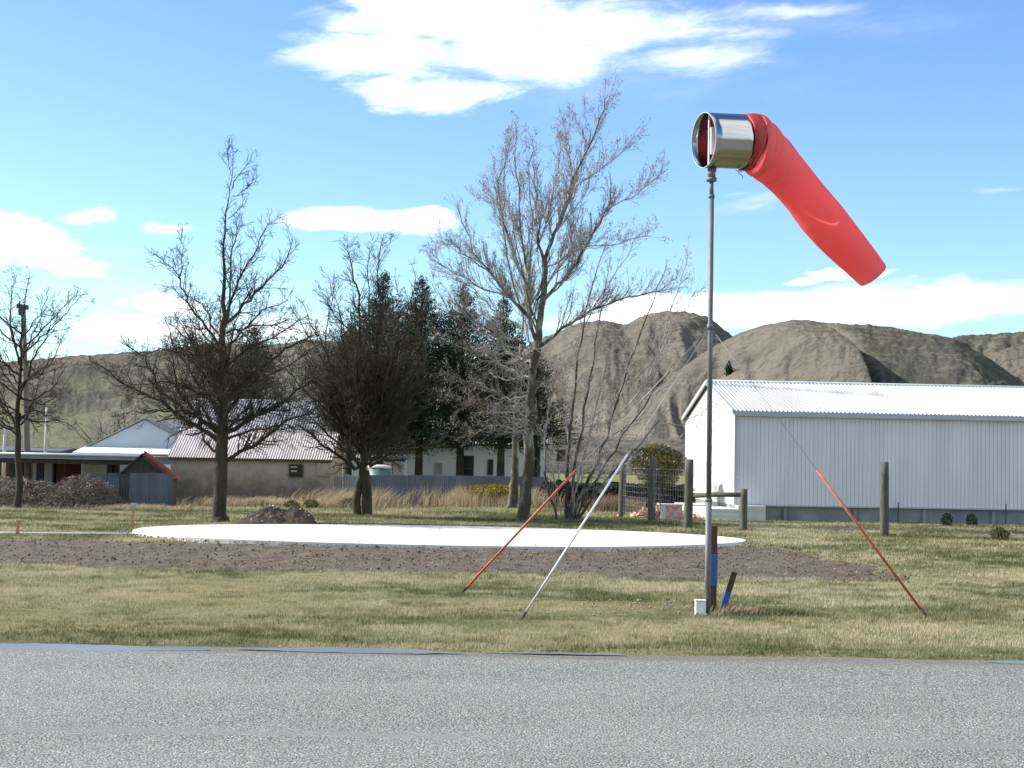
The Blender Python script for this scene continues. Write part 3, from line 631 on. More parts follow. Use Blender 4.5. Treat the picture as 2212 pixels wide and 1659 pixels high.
# ------------------------------------------------------------------ fences
def post(u, v, vt, rad, name='fence_post', m=None, label=None, group=None, parent=None, lean=(0, 0), zbase=-.3, n=12, cat='post'):
    g = G(u, v); top_ = P(u, vt, g.y); 
    pts = []; rr = []
    for i in range(7):
        t_ = i / 6; pts.append((g.x + lean[0] * t_, g.y + lean[1] * t_, zbase + (top_.z - zbase) * t_)); rr.append(rad * (1.06 - .1 * t_) * random.uniform(.97, 1.03))
    rr[-1] *= .93
    o = MB().tube(pts, rr, n).build(name, m or M['wood_grey'], parent, True)
    if label: tag(o, label, cat, group)
    for p in o.data.polygons:
        if len(p.vertices) > 4: p.use_smooth = False
    return g, top_
fb = G(1486, 1141); fence = empty('wire_fence', (fb.x, fb.y, 0), 'tall wire netting fence on round timber posts left of the shed', 'fence')
PX = [(1343, 1118, 1003, .16), (1407, 1129, 992, .155), (1486, 1141, 992, .165)]
fp_ = []
for (u, v, vt, rad) in PX: fp_.append(post(u, v, vt, rad, 'post', parent=fence, lean=(.03, 0)))
gA = fp_[2]; gB = post(1606, 1147, 1056, .135, 'post', parent=fence)
ra = P(1491, 1071, gA[0].y); rb = P(1604, 1069, gB[0].y)
MB().tube([ra, ra.lerp(rb, .5) + Zu * .03, rb], [.10, .095, .09], 10).build('rail', M['wood_grey'], fence, True)
def netting(ga, gb, zt, step=.30, mat_=None, r=.003):
    mb = MB(); a = Vector((ga.x, ga.y, 0)); b_ = Vector((gb.x, gb.y, 0)); L = (b_ - a).length; d = (b_ - a) / L; nn = Vector((-d.y, d.x, 0)) * -.0
    hs = [.12, .27, .43, .60, .78, .97, 1.18, 1.42, 1.68, 1.95, zt]
    for h in [h for h in hs if h <= zt]: mb.tube([a + Zu * h, a + d * (L / 2) + Zu * (h - .02), b_ + Zu * h], r, 4, False)
    s = step
    while s < L: mb.tube([a + d * s + Zu * .1, a + d * s + Zu * zt], r * .8, 4, False); s += step
    mb.build('netting', mat_ or M['wire'], fence)
netting(fp_[0][0], fp_[1][0], 2.2); netting(fp_[1][0], fp_[2][0], 2.2); netting(gA[0], gB[0], 2.0)
for pair in ((fp_[0], fp_[1]), (fp_[1], fp_[2])):
    pass
po = post(1910, 1158, 998, .155, label='lone tall timber post standing in the lawn before the shed', group='round timber posts'); 
for i, (u, v, vt, lab) in enumerate([(1713, 1122, 1076, 'thin dark steel standard nearest the shed corner'), (1940, 1128, 1085, 'thin dark steel standard just right of the lone timber post'), (2173, 1133, 1088, 'thin dark steel standard at the far right before the shed')]):
    post(u, v, vt, .028, 'steel_standard', M['iron_dark'], lab, 'steel standards along the shed', n=6)
# wooden marker stakes by the path
def stake(u, v, vt, cap, lab, lean):
    g = G(u, v); tp = P(u, vt, g.y); e = empty('marker_stake', (g.x, g.y, 0), lab, 'stake'); 
    a = Vector((g.x, g.y, -.1)); b_ = Vector((g.x + lean, g.y, tp.z)); d = (b_ - a) / 2
    bevel(MB().box((a + b_) / 2, Vector((.042, 0, 0)), Vector((0, .03, 0)), d).build('stake', M['stake_wood'], e), .006)
    if cap: bevel(MB().box(b_ + Zu * .04, Vector((.08, 0, 0)), Vector((0, .035, 0)), Zu * .09).build('cap', M['iron_grey'], e), .008)
stake(36, 1155, 1123, False, 'short plain orange stake at the left edge', .06); stake(284, 1141, 1095, True, 'orange stake with a grey cap by the pad tip', .06)

# back fence of thin pale posts behind the poplars
bf0 = base_at(1208, 86); bf = empty('post_and_rail_fence', (bf0.x, bf0.y, 0), 'thin pale post fence with one rail behind the poplars', 'fence')
for (u, vt) in ((1185, 1030), (1208, 1002), (1249, 1003), (1258, 1022), (1292, 1018), (1322, 1012)):
    p = base_at(u, 84); tp = P(u, vt, 84); MB().tube([(p.x, p.y, -.2), (p.x, p.y, tp.z)], .06, 8).build('post', M['wood_pale'], bf, True)
a = P(1256, 1031, 84); b_ = P(1326, 1033, 84); MB().box((a + b_) / 2, Vector(((b_.x - a.x) / 2, 0, 0)), Vector((0, .02, 0)), Zu * .05).build('rail', M['wood_pale'], bf)
nb = P(1212, 985, 83.5); e = empty('nest_box', nb, 'small dark wooden box on top of a thin pale post', 'box')
bevel(MB().box(nb, Vector((.24, 0, 0)), Vector((0, .2, 0)), Zu * .3).build('box', M['dark_timber'], e), .01)
MB().box(nb + Zu * .33, Vector((.3, 0, .02)), Vector((0, .26, 0)), Zu * .03).build('lid', M['dark_timber'], e)

# corrugated iron fences
def ironfence(label, Y0, Y1, panels, group=None):
    (ua, ub) = panels[0][0], panels[-1][1]; p = base_at(ua, Y0); e = empty('iron_fence', (p.x, p.y, 0), label, 'fence', group)
    for (u0_, u1_, v0, v1, m) in panels:
        ta = (u0_ - ua) / max(1, ub - ua); tb = (u1_ - ua) / max(1, ub - ua); a = base_at(u0_, Y0 + (Y1 - Y0) * ta); b_ = base_at(u1_, Y0 + (Y1 - Y0) * tb)
        L = (b_ - a).length; d = (b_ - a) / L; za = P(u0_, v0, a.y).z; zb = P(u1_, v1, b_.y).z; n_ = Vector((d.y, -d.x, 0))
        o = ribbed(a, d, Zu, n_, L, lambda s: (-.3, za + (zb - za) * s / L), .11, .018, 'wave').build('sheet', m, e); o.modifiers.new('thick', 'SOLIDIFY').thickness = .01
        MB().box((a + b_) / 2 - n_ * .06 + Zu * ((za + zb) / 2 - .15), d * (L / 2), n_ * .03, Zu * .04).build('rail', M['dark_timber'], e)
ironfence('long dark blue iron fence before the white house', 77, 80, [(776, 880, 1026, 1027, M['iron_blue']), (881, 985, 1026, 1028, M['iron_blue']), (986, 1090, 1027, 1029, M['iron_blue']), (1091, 1185, 1029, 1030, M['iron_blue'])])
ironfence('low mixed grey iron fence right of the mud brick barn', 76, 76.5, [(694, 711, 1030, 1030, M['iron_blue']), (712, 741, 1030, 1031, M['iron_grey']), (742, 775, 1022, 1030, M['iron_grey'])])
ironfence('dark grey iron fence behind the brush at the left', 73, 73, [(196, 232, 1024, 1024, M['iron_blue']), (233, 258, 1022, 1022, M['iron_blue'])])
ironfence('blue grey iron fence closing the front of the hut', 68.5, 69, [(258, 281, 1024, 1026, M['iron_dark']), (282, 325, 1022, 1022, M['iron_blue']), (326, 376, 1021, 1024, M['iron_blue'])])

# ------------------------------------------------------------------ farm buildings (left)
def gable_house(name, label, cat, x0, x1, y0, y1, ze, zr, wallm, roofm, over=.25, axis='x', pitch=.1, prof='wave', rows=None, zb=-.3):
    """a closed box with a two-slope profiled roof; axis = direction of the ridge"""
    e = empty(name, ((x0 + x1) / 2, y0, 0), label, cat)
    if axis == 'x':
        ym = (y0 + y1) / 2; mb = MB()
        mb.poly([(x0, y0, zb), (x1, y0, zb), (x1, y0, ze), (x0, y0, ze)]); mb.poly([(x1, y1, zb), (x0, y1, zb), (x0, y1, ze), (x1, y1, ze)])
        mb.poly([(x0, y1, zb), (x0, y0, zb), (x0, y0, ze), (x0, ym, zr), (x0, y1, ze)]); mb.poly([(x1, y0, zb), (x1, y1, zb), (x1, y1, ze), (x1, ym, zr), (x1, y0, ze)])
        mb.build('wall', wallm, e)
        for (yy, sg) in ((y0, 1), (y1, -1)):
            s_ = Vector((0, (ym - yy), zr - ze)); L = s_.length; s_.normalize(); n_ = Vector((0, -s_.z * sg, abs(s_.y)))
            o = ribbed(Vector((x0 - over, yy, ze)) - s_ * over + Zu * .04, Vector((1, 0, 0)), s_, n_, x1 - x0 + 2 * over, lambda s: (0, L + over + .04), pitch, .045, prof).build('roof', roofm, e)
            o.modifiers.new('thick', 'SOLIDIFY').thickness = .012
        MB().tube([(x0 - over, ym, zr + .05), (x1 + over, ym, zr + .05)], .07, 8).build('ridge_cap', roofm, e, True)
        MB().box(((x0 + x1) / 2, y0 - .06, ze - .07), Vector(((x1 - x0) / 2 + .1, 0, 0)), Vector((0, .05, 0)), Zu * .06).build('fascia', M['dark_timber'], e)
    else:
        xm = (x0 + x1) / 2; mb = MB()
        mb.poly([(x0, y0, zb), (x1, y0, zb), (x1, y0, ze), (xm, y0, zr), (x0, y0, ze)]); mb.poly([(x1, y1, zb), (x0, y1, zb), (x0, y1, ze), (xm, y1, zr), (x1, y1, ze)])
        mb.poly([(x0, y1, zb), (x0, y0, zb), (x0, y0, ze), (x0, y1, ze)]); mb.poly([(x1, y0, zb), (x1, y1, zb), (x1, y1, ze), (x1, y0, ze)]); mb.build('wall', wallm, e)
        for (xx, sg) in ((x0, 1), (x1, -1)):
            s_ = Vector(((xm - xx), 0, zr - ze)); L = s_.length; s_.normalize(); n_ = Vector((-s_.z * sg, 0, abs(s_.x)))
            o = ribbed(Vector((xx, y0 - over, ze)) - s_ * over + Zu * .04, Vector((0, 1, 0)), s_, n_, y1 - y0 + 2 * over, lambda s: (0, L + over + .03), pitch, .045, prof).build('roof', roofm, e)
            o.modifiers.new('thick', 'SOLIDIFY').thickness = .012
    return e
def X_(u, Y): return P(u, 985, Y).x
def Z_(u, v, Y): return P(u, v, Y).z
def window(parent, u0_, u1_, v0, v1, Y, frame, glass, bars=(0, 1), depth=.05):
    x0, x1 = X_(u0_, Y), X_(u1_, Y); z1, z0 = Z_(u0_, v0, Y), Z_(u0_, v1, Y); w_ = .05
    mb = MB()
    for (a, b_, c_, d) in ((x0, x1, z1 - w_, z1), (x0, x1, z0, z0 + w_), (x0, x0 + w_, z0 + w_, z1 - w_), (x1 - w_, x1, z0 + w_, z1 - w_)): mb.abox(a, b_, Y - depth, Y + .02, c_, d)
    nb_, nh = bars
    for i in range(nb_): xx = x0 + (x1 - x0) * (i + 1) / (nb_ + 1); mb.abox(xx - .02, xx + .02, Y - depth * .9, Y, z0 + w_, z1 - w_)
    for i in range(nh): zz = z0 + (z1 - z0) * (i + 1) / (nh + 1); mb.abox(x0 + w_, x1 - w_, Y - depth * .8, Y, zz - .02, zz + .02)
    fr_ = mb.build('window', frame, parent)
    MB().abox(x0 + w_ * .8, x1 - w_ * .8, Y - .012, Y + .03, z0 + w_ * .8, z1 - w_ * .8).build('pane', glass, fr_)
# mud brick barn
Yb = 74.5
barn = gable_house('mud_brick_barn', 'mud brick barn with a rusty corrugated roof behind the leaning bare tree', 'barn', X_(369, Yb), X_(714, Yb), Yb, Yb + 5.2, Z_(540, 990, Yb), Z_(540, 934, Yb + 2.6), M['earth_wall'], M['old_roof'], .14, 'x', .125)
window(barn, 625, 656, 1002, 1031, Yb - .003, M['dark_timber'], M['glass'], (0, 2), .07)
xw0, xw1 = X_(629, Yb), X_(652, Yb)
MB().abox(xw0, xw1 - .2, Yb - .09, Yb - .06, Z_(640, 1010, Yb), Z_(640, 1007.5, Yb)).build('window_slat', M['wood_pale'], barn)
MB().abox(xw0 + .02, xw0 + .3, Yb - .09, Yb - .06, Z_(640, 1019, Yb), Z_(640, 1016, Yb)).build('window_slat', M['wood_pale'], barn)
MB().abox(X_(686, Yb), X_(716, Yb), Yb - .06, Yb - .004, Z_(700, 1028, Yb), Z_(700, 1000, Yb)).build('patched_wall', M['earth_wall'], barn)
Y2 = 88
gable_house('farm_building', 'higher grey corrugated roofed building behind the mud brick barn', 'building', X_(392, Y2), X_(860, Y2), Y2, Y2 + 8, Z_(600, 930, Y2), Z_(600, 868, Y2 + 4), M['house_white'], M['old_roof_grey'], .2, 'x', .15)
# grey gabled house
Y3 = 86
gh = gable_house('gabled_house', 'blue grey gabled house behind the carport', 'house', X_(176, Y3), X_(444, Y3), Y3, Y3 + 9, Z_(175, 973, Y3), Z_(310, 907, Y3), M['house_blue'], M['old_roof_grey'], .12, 'y', .15)
xa, xb = X_(182, Y3), X_(440, Y3)
zv = Z_(300, 975, Y3 - 1.6)
mb = MB(); mb.box(((xa + xb) / 2, Y3 - 1.2, zv + .02), Vector(((xb - xa) / 2, 0, 0)), Vector((0, 1.2, .16)), Zu * .03); mb.build('verandah_roof', M['house_white'], gh)
MB().abox(X_(190, Y3), X_(236, Y3), Y3 - .25, Y3 - .2, 0, zv - .2).build('wall_panel', M['house_white'], gh)
MB().abox(X_(281, 84), X_(385, 84), 84, 84.1, 0, Z_(300, 1010, 84) + .2).build('wall_panel', M['house_white'], gh)
# carport
Y4 = 72.5; cp0 = base_at(160, Y4); cp = empty('carport', (cp0.x, cp0.y, 0), 'long flat roofed carport with a pale fascia at the left', 'carport')
xa, xb = X_(-120, Y4), X_(309, Y4); zt = Z_(150, 980.5, Y4); zl = Z_(150, 992, Y4)
MB().abox(xa, xb, Y4, Y4 + .12, zl, zt).build('fascia', M['iron_grey'], cp)
MB().tube([(xa, Y4 - .06, zt - .03), (xb, Y4 - .06, zt - .03)], .06, 8).build('gutter', M['house_white'], cp, True)
mb = MB(); mb.abox(xa, xb, Y4 + .13, Y4 + 5, zt - .09, zt - .05); mb.build('roof', M['iron_grey'], cp)
MB().abox(xa, xb, Y4 + .2, Y4 + .32, zl - .22, zl - .003).build('beam', M['dark_timber'], cp)
for u, wd, m in ((44, .25, 'iron_dark'), (86, .3, 'iron_dark'), (118, .2, 'iron_dark'), (128, .45, 'red_brown'), (239, .35, 'iron_dark'), (250, .3, 'iron_dark')):
    x = X_(u, Y4 + 2); MB().abox(x - wd / 2, x + wd / 2, Y4 + 2, Y4 + 2 + wd, -.1, zl - .01).build('post', M[m], cp)
MB().abox(X_(131, Y4 + 4.6), X_(176, Y4 + 4.6), Y4 + 4.6, Y4 + 4.7, -.1, zl).build('back_wall', M['red_brown'], cp)
MB().abox(X_(20, Y4 + 4.6), X_(60, Y4 + 4.6), Y4 + 4.6, Y4 + 4.7, -.1, zl).build('back_wall', M['iron_dark'], cp)
MB().abox(X_(178, Y4 + 4.6), X_(240, Y4 + 4.6), Y4 + 4.62, Y4 + 4.7, -.1, Z_(200, 1000, Y4)).build('back_wall', M['house_white'], cp)
MB().abox(X_(72, Y4 + 4.6), X_(124, Y4 + 4.6), Y4 + 4.62, Y4 + 4.7, -.1, Z_(100, 996, Y4)).build('back_wall', M['house_blue'], cp)
# hut
Y5 = 69.6; hc = base_at(316, Y5); hut = empty('hut', (hc.x, hc.y, 0), 'small dark timber hut with an orange painted roof edge', 'hut')
zr = Z_(309, 980, Y5); ze = Z_(258, 1028, Y5); xl, xm, xr = X_(260, Y5), X_(309, Y5), X_(373, Y5)
mb = MB(); mb.poly([(xl, Y5, -.2), (xr, Y5, -.2), (xr, Y5, ze + .06), (xm, Y5, zr - .05), (xl, Y5, ze + .06)]); mb.poly([(xr, Y5 + 1.05, -.2), (xl, Y5 + 1.05, -.2), (xl, Y5 + 1.05, ze), (xm, Y5 + 1.05, zr - .05), (xr, Y5 + 1.05, ze)])
mb.poly([(xl, Y5 + 1.05, -.2), (xl, Y5, -.2), (xl, Y5, ze), (xl, Y5 + 1.05, ze)]); mb.poly([(xr, Y5, -.2), (xr, Y5 + 1.05, -.2), (xr, Y5 + 1.05, ze), (xr, Y5, ze)]); mb.build('wall', M['dark_timber'], hut)
s_ = Vector((xr - xm + .12, 0, ze - zr - .06)); MB().box(Vector((xm, Y5 + .5, zr)) + s_ / 2, s_ / 2, Vector((0, .65, 0)), Vector((0, 0, .03))).build('roof', M['rust'], hut)
s2_ = Vector((xl - .1 - xm, 0, ze - zr)); MB().box(Vector((xm, Y5 + .5, zr)) + s2_ / 2, s2_ / 2, Vector((0, .65, 0)), Vector((0, 0, .03))).build('roof', M['iron_dark'], hut)
MB().box(Vector((xm + .02, Y5 - .18, zr - .11)) + s_ / 2, s_ / 2, Vector((0, .025, 0)), Vector((0, 0, .07))).build('barge_board', M['dark_timber'], hut)
MB().box(Vector((xm + .08, Y5 - .14, zr + .07)) + s_ / 2, s_ / 2, Vector((0, .03, 0)), Vector((0, 0, .085))).build('barge_board', M['rust'], hut)
# far low red building
Y6 = 105; e = gable_house('low_barn', 'low dark red building far behind the carport', 'barn', X_(-200, Y6), X_(128, Y6), Y6, Y6 + 6, Z_(60, 975, Y6), Z_(60, 969, Y6 + 3), M['red_brown'], M['old_roof_grey'], .2, 'x', .2)
# white house behind the conifers
Y7 = 90
wh = gable_house('white_house', 'white weatherboard house behind the conifers and the blue fence', 'house', X_(858, Y7), X_(1178, Y7), Y7, Y7 + 9, Z_(1000, 957, Y7), Z_(1000, 905, Y7 + 4.5), M['house_white'], M['old_roof_grey'], .3, 'x', .15)
window(wh, 997, 1024, 984, 1040, Y7 - .003, M['iron_dark'], M['glass'], (0, 1)); window(wh, 1054, 1066, 992, 1026, Y7 - .003, M['iron_dark'], M['glass'], (0, 1)); window(wh, 941, 956, 1000, 1024, Y7 - .003, M['house_blue'], M['house_blue'], (0, 0))
Y8 = 87
gc = gable_house('garden_cottage', 'small cream cottage with tall windows behind the second bare tree', 'house', X_(722, Y8), X_(872, Y8), Y8, Y8 + 4, Z_(800, 990, Y8), Z_(800, 962, Y8 + 2), M['house_white'], M['old_roof_grey'], .2, 'x', .15)
for (a, b_) in ((831, 842), (846, 852), (856, 864)):
    window(gc, a, b_, 1001, 1026, Y8 - .003, M['cream'], M['glass'] if a != 856 else M['cream'], (0, 2))
window(gc, 742, 752, 985, 1010, Y8 - .003, M['house_blue'], M['glass'], (0, 0))
tk0 = base_at(820, 81.5); tz = Z_(820, 1004, 81.5); tank = empty('water_tank', (tk0.x, tk0.y, 0), 'round green water tank with a white lid behind the fence', 'tank')
MB().tube([(tk0.x, tk0.y, -.1), (tk0.x, tk0.y, tz - .18)], .6, 24).build('tank', M['tank_green'], tank, True); MB().tube([(tk0.x, tk0.y, tz - .18), (tk0.x, tk0.y, tz - .04), (tk0.x, tk0.y, tz)], [.62, .6, .3], 24).build('lid', M['house_white'], tank, True)

# utility pole at left, thin far poles
g = G(62, 1082); up = empty('utility_pole', (g.x, g.y, 0), 'weathered square-capped timber utility pole leaning left', 'utility pole')
tp = P(50, 668, g.y); MB().tube([(g.x, g.y, -.2), Vector((g.x, g.y, 0)).lerp(tp, .5), tp], [.17, .14, .12], 10).build('pole', mat('pole_wood', (.18, .16, .13), (.11, .095, .08), 4, stretch=(3, 3, .3), rough=.9), up, True)
MB().box(tp + Vector((-.03, 0, .12)), Vector((.25, 0, -.03)), Vector((0, .16, 0)), Zu * .11).build('cap', M['dark_timber'], up)
MB().box(tp + Vector((-.12, 0, -.12)), Vector((.07, 0, 0)), Vector((0, .1, 0)), Zu * .18).build('bracket', M['dark_timber'], up)
MB().tube([tp + Vector((-.18, 0, .2)), tp + Vector((-.18, 0, .42))], [.05, .03], 8).build('insulator', M['glass'], up)
mbw = MB()
for k in range(2):
    a = tp + Vector((0, .1, .15 - .2 * k)); b_ = P(700, 700 + 12 * k, 260); prev = a
    pts = [a.lerp(b_, t) - Zu * (math.sin(math.pi * t) * 2.0) for t in np.linspace(0, 1, 14)]; mbw.tube(pts, .012, 4, False)
mbw.build('overhead_line', M['wire'], up)
for i, (u, vt, Y, lab) in enumerate([(98, 880, 100, 'slim pale power pole standing behind the carport roof'), (9, 915, 95, 'slim pale power pole at the left edge of the photo')]):
    p = base_at(u, Y); tz = Z_(u, vt, Y); e = empty('power_pole', (p.x, p.y, 0), lab, 'utility pole', 'slim poles behind the carport')
    MB().tube([(p.x, p.y, -.2), (p.x, p.y, tz)], [.13, .09], 8).build('pole', M['wood_pale'], e, True); MB().box((p.x, p.y, tz - .3), Vector((.5, 0, 0)), Vector((0, .04, 0)), Zu * .05).build('cross_arm', M['dark_timber'], e)

# ------------------------------------------------------------------ bare trees
class Tubes:
    def __init__(s): s.v = []; s.f = []; s.n = 0
    def add(s, pts, rad, n):
        t = (pts[1] - pts[0]).normalized(); a = Vector((0, 0, 1)) if abs(t.z) < .9 else Vector((1, 0, 0)); x = t.cross(a).normalized(); b = s.n; k2 = [(math.cos(2 * math.pi * k / n), math.sin(2 * math.pi * k / n)) for k in range(n)]
        L = len(pts)
        for i, p in enumerate(pts):
            if 0 < i: 
                t = (pts[min(i + 1, L - 1)] - pts[i - 1]).normalized(); x = (x - t * x.dot(t))
                x = x.normalized() if x.length > 1e-6 else t.orthogonal().normalized()
            y = t.cross(x); r_ = rad[i]
            for c_, s_ in k2: s.v.append(tuple(p + x * (c_ * r_) + y * (s_ * r_)))
        for i in range(L - 1):
            for k in range(n): a0 = b + i * n + k; a1 = b + i * n + (k + 1) % n; s.f.append((a0, a1, a1 + n, a0 + n))
        s.n += L * n
    def build(s, name, m, parent): return link_mesh(name, np.array(s.v), np.array(s.f), m, parent, True)
def rv(): return Vector((random.gauss(0, 1), random.gauss(0, 1), random.gauss(0, 1)))
def branch(T, p, d, L, r, lvl, Q, tips=None):
    """one twig or limb and its children; lvl counts down to 0"""
    n = max(2, int(L / Q['seg'])); n = min(n, 9); st = L / n; pts = [p.copy()]; dirs = [d.copy()]; x = d.copy()
    for i in range(n):
        x = (x + rv() * Q['wander'] + Vector((0, 0, Q['up'] * (1 if lvl > 0 else .6))) + Vector((Q.get('windx', 0), 0, 0))).normalized(); p = p + x * st; pts.append(p.copy()); dirs.append(x.copy())
    re = max(Q['rmin'], r * .35); rad = [r + (re - r) * (i / n) for i in range(n + 1)]
    T.add(pts, rad, 5 if r > .03 else 3)
    if tips is not None and lvl == 0: tips.append((pts[-1], x)); tips.append((pts[max(0, n - 1)], x))
    if lvl > 0:
        nc = max(2, int(round(L * Q['dens'][lvl] * random.uniform(.8, 1.2))))
        for k in range(nc):
            t = random.uniform(Q.get('t0', .15), 1) ; i = min(n - 1, int(t * n)); f_ = t * n - i; q = pts[i].lerp(pts[i + 1], min(1, f_))
            ang = R(random.uniform(*Q['ang'])); side = dirs[i].cross(rv()).normalized(); nd = (dirs[i] * math.cos(ang) + side * math.sin(ang)).normalized()
            cl_ = L * random.uniform(*Q['ratio']) * (1.15 - .55 * t)
            if cl_ < .12: continue
            branch(T, q, nd, min(cl_, Q['lmax'][lvl - 1]), max(Q['rmin'], min(r * .55, rad[i] * .7)), lvl - 1, Q, tips)
def limb(T, pts, r0_, r1_, n=7, jit=.0):
    q = [pts[0]]
    for i in range(len(pts) - 1):                      # subdivide with a little crookedness
        a, b_ = pts[i], pts[i + 1]
        for k in (1, 2, 3):
            o = Vector((random.gauss(0, jit), random.gauss(0, jit), random.gauss(0, jit))) if k < 3 else Vector((0, 0, 0)); q.append(a.lerp(b_, k / 3) + o)
    if isinstance(r0_, list): rad = [float(np.interp(i / (len(q) - 1) * (len(r0_) - 1), range(len(r0_)), r0_)) for i in range(len(q))]
    else: rad = [r0_ + (r1_ - r0_) * (i / (len(q) - 1)) ** .8 for i in range(len(q))]
    T.add(q, rad, n); return q, rad
def twigs_along(T, q, rad, L, cnt, lvl, Q, t0=.1, taper=.5, tips=None, flat=0):
    n = len(q)
    for k in range(cnt):
        t = t0 + (1 - t0) * (k + random.random()) / cnt; x = t * (n - 1); i = min(n - 2, int(x)); p = q[i].lerp(q[i + 1], x - i); d = (q[i + 1] - q[i]).normalized()
        ang = R(random.uniform(*Q['ang'])); side = d.cross(rv()).normalized(); nd = (d * math.cos(ang) + side * math.sin(ang)).normalized()
        branch(T, p, nd, L * random.uniform(.6, 1.2) * (1 - taper * t), max(Q['rmin'], min(rad[i] * .5, .05 if L > 1.2 else .022)), lvl, Q, tips)
def conv(zs, Y, base, fn, spread):
    """traced limb: pixel track -> points at the tree's own depth, drifting in depth as it leaves the trunk"""
    out = []; dy = 0; k = random.uniform(-spread, spread)
    for i, (a, b_) in enumerate(zs):
        u, v = fn(a, b_); t = i / max(1, len(zs) - 1); out.append(P(u, v, Y + k * t * (1 + .2 * math.sin(i))))
    return out
def make_tree(name, label, cat, base_px, fn, trunks, limbs, Q, bark, twigm, twL=1.3, catk=False, spread=2.5, lvl=2, cnt=10, fill=None, trunk_tw=None):
    u, v = fn(*base_px); g = G(u, v); Y = g.y; e = empty(name, (g.x, g.y, 0), label, cat)
    TT = Tubes(); TC = Tubes(); tips = [] if catk else None
    for tr, (ra, rb) in trunks:
        pts = conv(tr, Y, g, fn, 0.0); pts[0].z = -.25
        n0 = TT.n; q, rad = limb(TT, pts, ra, rb, 12, .03)
        ra = ra[0] if isinstance(ra, list) else ra
        TT.add([Vector((pts[0].x, pts[0].y, -.2)), Vector((pts[0].x, pts[0].y, .12)), q[1].lerp(q[0], .3)], [ra * 1.45, ra * 1.22, ra * .98], 12)
        if trunk_tw:
            cntt, tL, t0 = trunk_tw; twigs_along(TC, q, rad, tL, cntt, lvl, Q, t0, .72, tips)
    for lb_ in limbs:
        zs, ra, rb = lb_[:3]; pts = conv(zs, Y, g, fn, spread if len(lb_) < 4 else lb_[3]); q, rad = limb(TT if ra > .05 else TC, pts, ra, rb, 7, .05)
        L = sum((q[i + 1] - q[i]).length for i in range(len(q) - 1)); tl_ = twL * min(1.0, .35 + L / 5.5); twigs_along(TC, q, rad, tl_, int(cnt * L / 4) + 3, lvl if tl_ > .7 else 1, Q, .12, .45, tips)
    if fill: fill(TT, TC, Y, g, tips)
    TT.build('trunk', bark, e); TC.build('crown', twigm, e)
    if catk:
        vs = []; fs = []; b = 0
        for p, d in tips:
            for _ in range(2):
                if random.random() < .45: continue
                q = p + rv() * .05; L = random.uniform(.05, .11); s_ = random.uniform(.012, .024); x = Vector((random.gauss(0, 1), random.gauss(0, 1), 0)).normalized()
                dn = (Vector((0, 0, -1)) + rv() * .35).normalized()
                vs += [tuple(q), tuple(q + dn * L * .5 + x * s_), tuple(q + dn * L), tuple(q + dn * L * .5 - x * s_)]; fs.append((b, b + 1, b + 2, b + 3)); b += 4
        if vs: link_mesh('catkins', np.array(vs), np.array(fs), M['catkin'], e)
    return e
def Z1(x, y): return 181.9 + .5485 * x, 242.6 + .5485 * y
Q1 = dict(seg=.22, wander=.13, up=.06, rmin=.0068, dens={1: 5.0, 2: 4.2, 3: 3}, ang=(28, 62), ratio=(.35, .7), lmax=[.75, 1.5, 2.5], t0=.1)
tr1 = [(535, 1612), (538, 1450), (540, 1370), (544, 1200), (545, 1000), (545, 850), (550, 700), (548, 560), (556, 430), (571, 330), (584, 240), (586, 150), (580, 90)]
lm1 = [([(560, 1372), (640, 1325), (720, 1275), (830, 1200), (900, 1185)], .085, .03, 1.2), ([(556, 1260), (650, 1212), (760, 1150), (880, 1070), (945, 1050)], .10, .02), ([(552, 1150), (640, 1060), (760, 960), (850, 900), (900, 880)], .08, .02),
    ([(562, 830), (620, 755), (700, 690), (780, 610), (822, 500)], .07, .012, 1.2), ([(556, 810), (600, 690), (640, 600), (690, 500), (735, 430)], .055, .012, 1), ([(560, 870), (640, 850), (740, 840), (825, 815)], .05, .015),
    ([(555, 850), (575, 700), (575, 580), (600, 470), (625, 430)], .05, .01, .8), ([(552, 1010), (640, 930), (740, 890), (880, 800)], .06, .015), ([(550, 1100), (680, 1060), (800, 1000), (960, 900)], .06, .015), ([(548, 940), (620, 860), (700, 780), (800, 740)], .05, .012),
    ([(528, 1350), (490, 1310), (462, 1255)], .07, .03, .8), ([(524, 1290), (440, 1232), (340, 1170), (220, 1100), (120, 1045), (45, 985)], .10, .015, 1.5), ([(524, 1262), (440, 1190), (382, 1110), (352, 1010), (342, 950)], .085, .015, 1.5), ([(400, 1190), (310, 1110), (270, 1020), (240, 960), (165, 915)], .055, .012, 1.2),
    ([(532, 920), (480, 850), (420, 770), (390, 700), (370, 640), (330, 600), (288, 568)], .06, .008, 1), ([(375, 655), (385, 560), (385, 470)], .022, .008, .3), ([(525, 870), (470, 770), (440, 740), (400, 720)], .035, .01), ([(527, 1180), (440, 1060), (370, 950), (315, 810)], .075, .012), ([(526, 1090), (470, 980), (420, 900), (330, 830)], .06, .012), ([(520, 1230), (400, 1180), (280, 1170), (160, 1190)], .05, .012), ([(524, 1150), (400, 1080), (300, 1060), (120, 1080)], .055, .012), ([(528, 1040), (440, 960), (300, 930), (200, 960)], .05, .012),
    ([(550, 1210), (700, 1190), (820, 1130), (900, 1090)], .06, .012), ([(552, 1290), (660, 1250), (800, 1230), (900, 1260)], .06, .012), ([(548, 1170), (610, 1080), (680, 1020), (760, 1010)], .06, .012), ([(585, 300), (630, 220), (668, 195)], .02, .007, .3), ([(582, 330), (640, 300), (675, 270)], .018, .007, .3), ([(566, 420), (610, 380), (640, 350)], .016, .007, .3), ([(580, 250), (568, 180), (570, 120)], .012, .007, .3)]
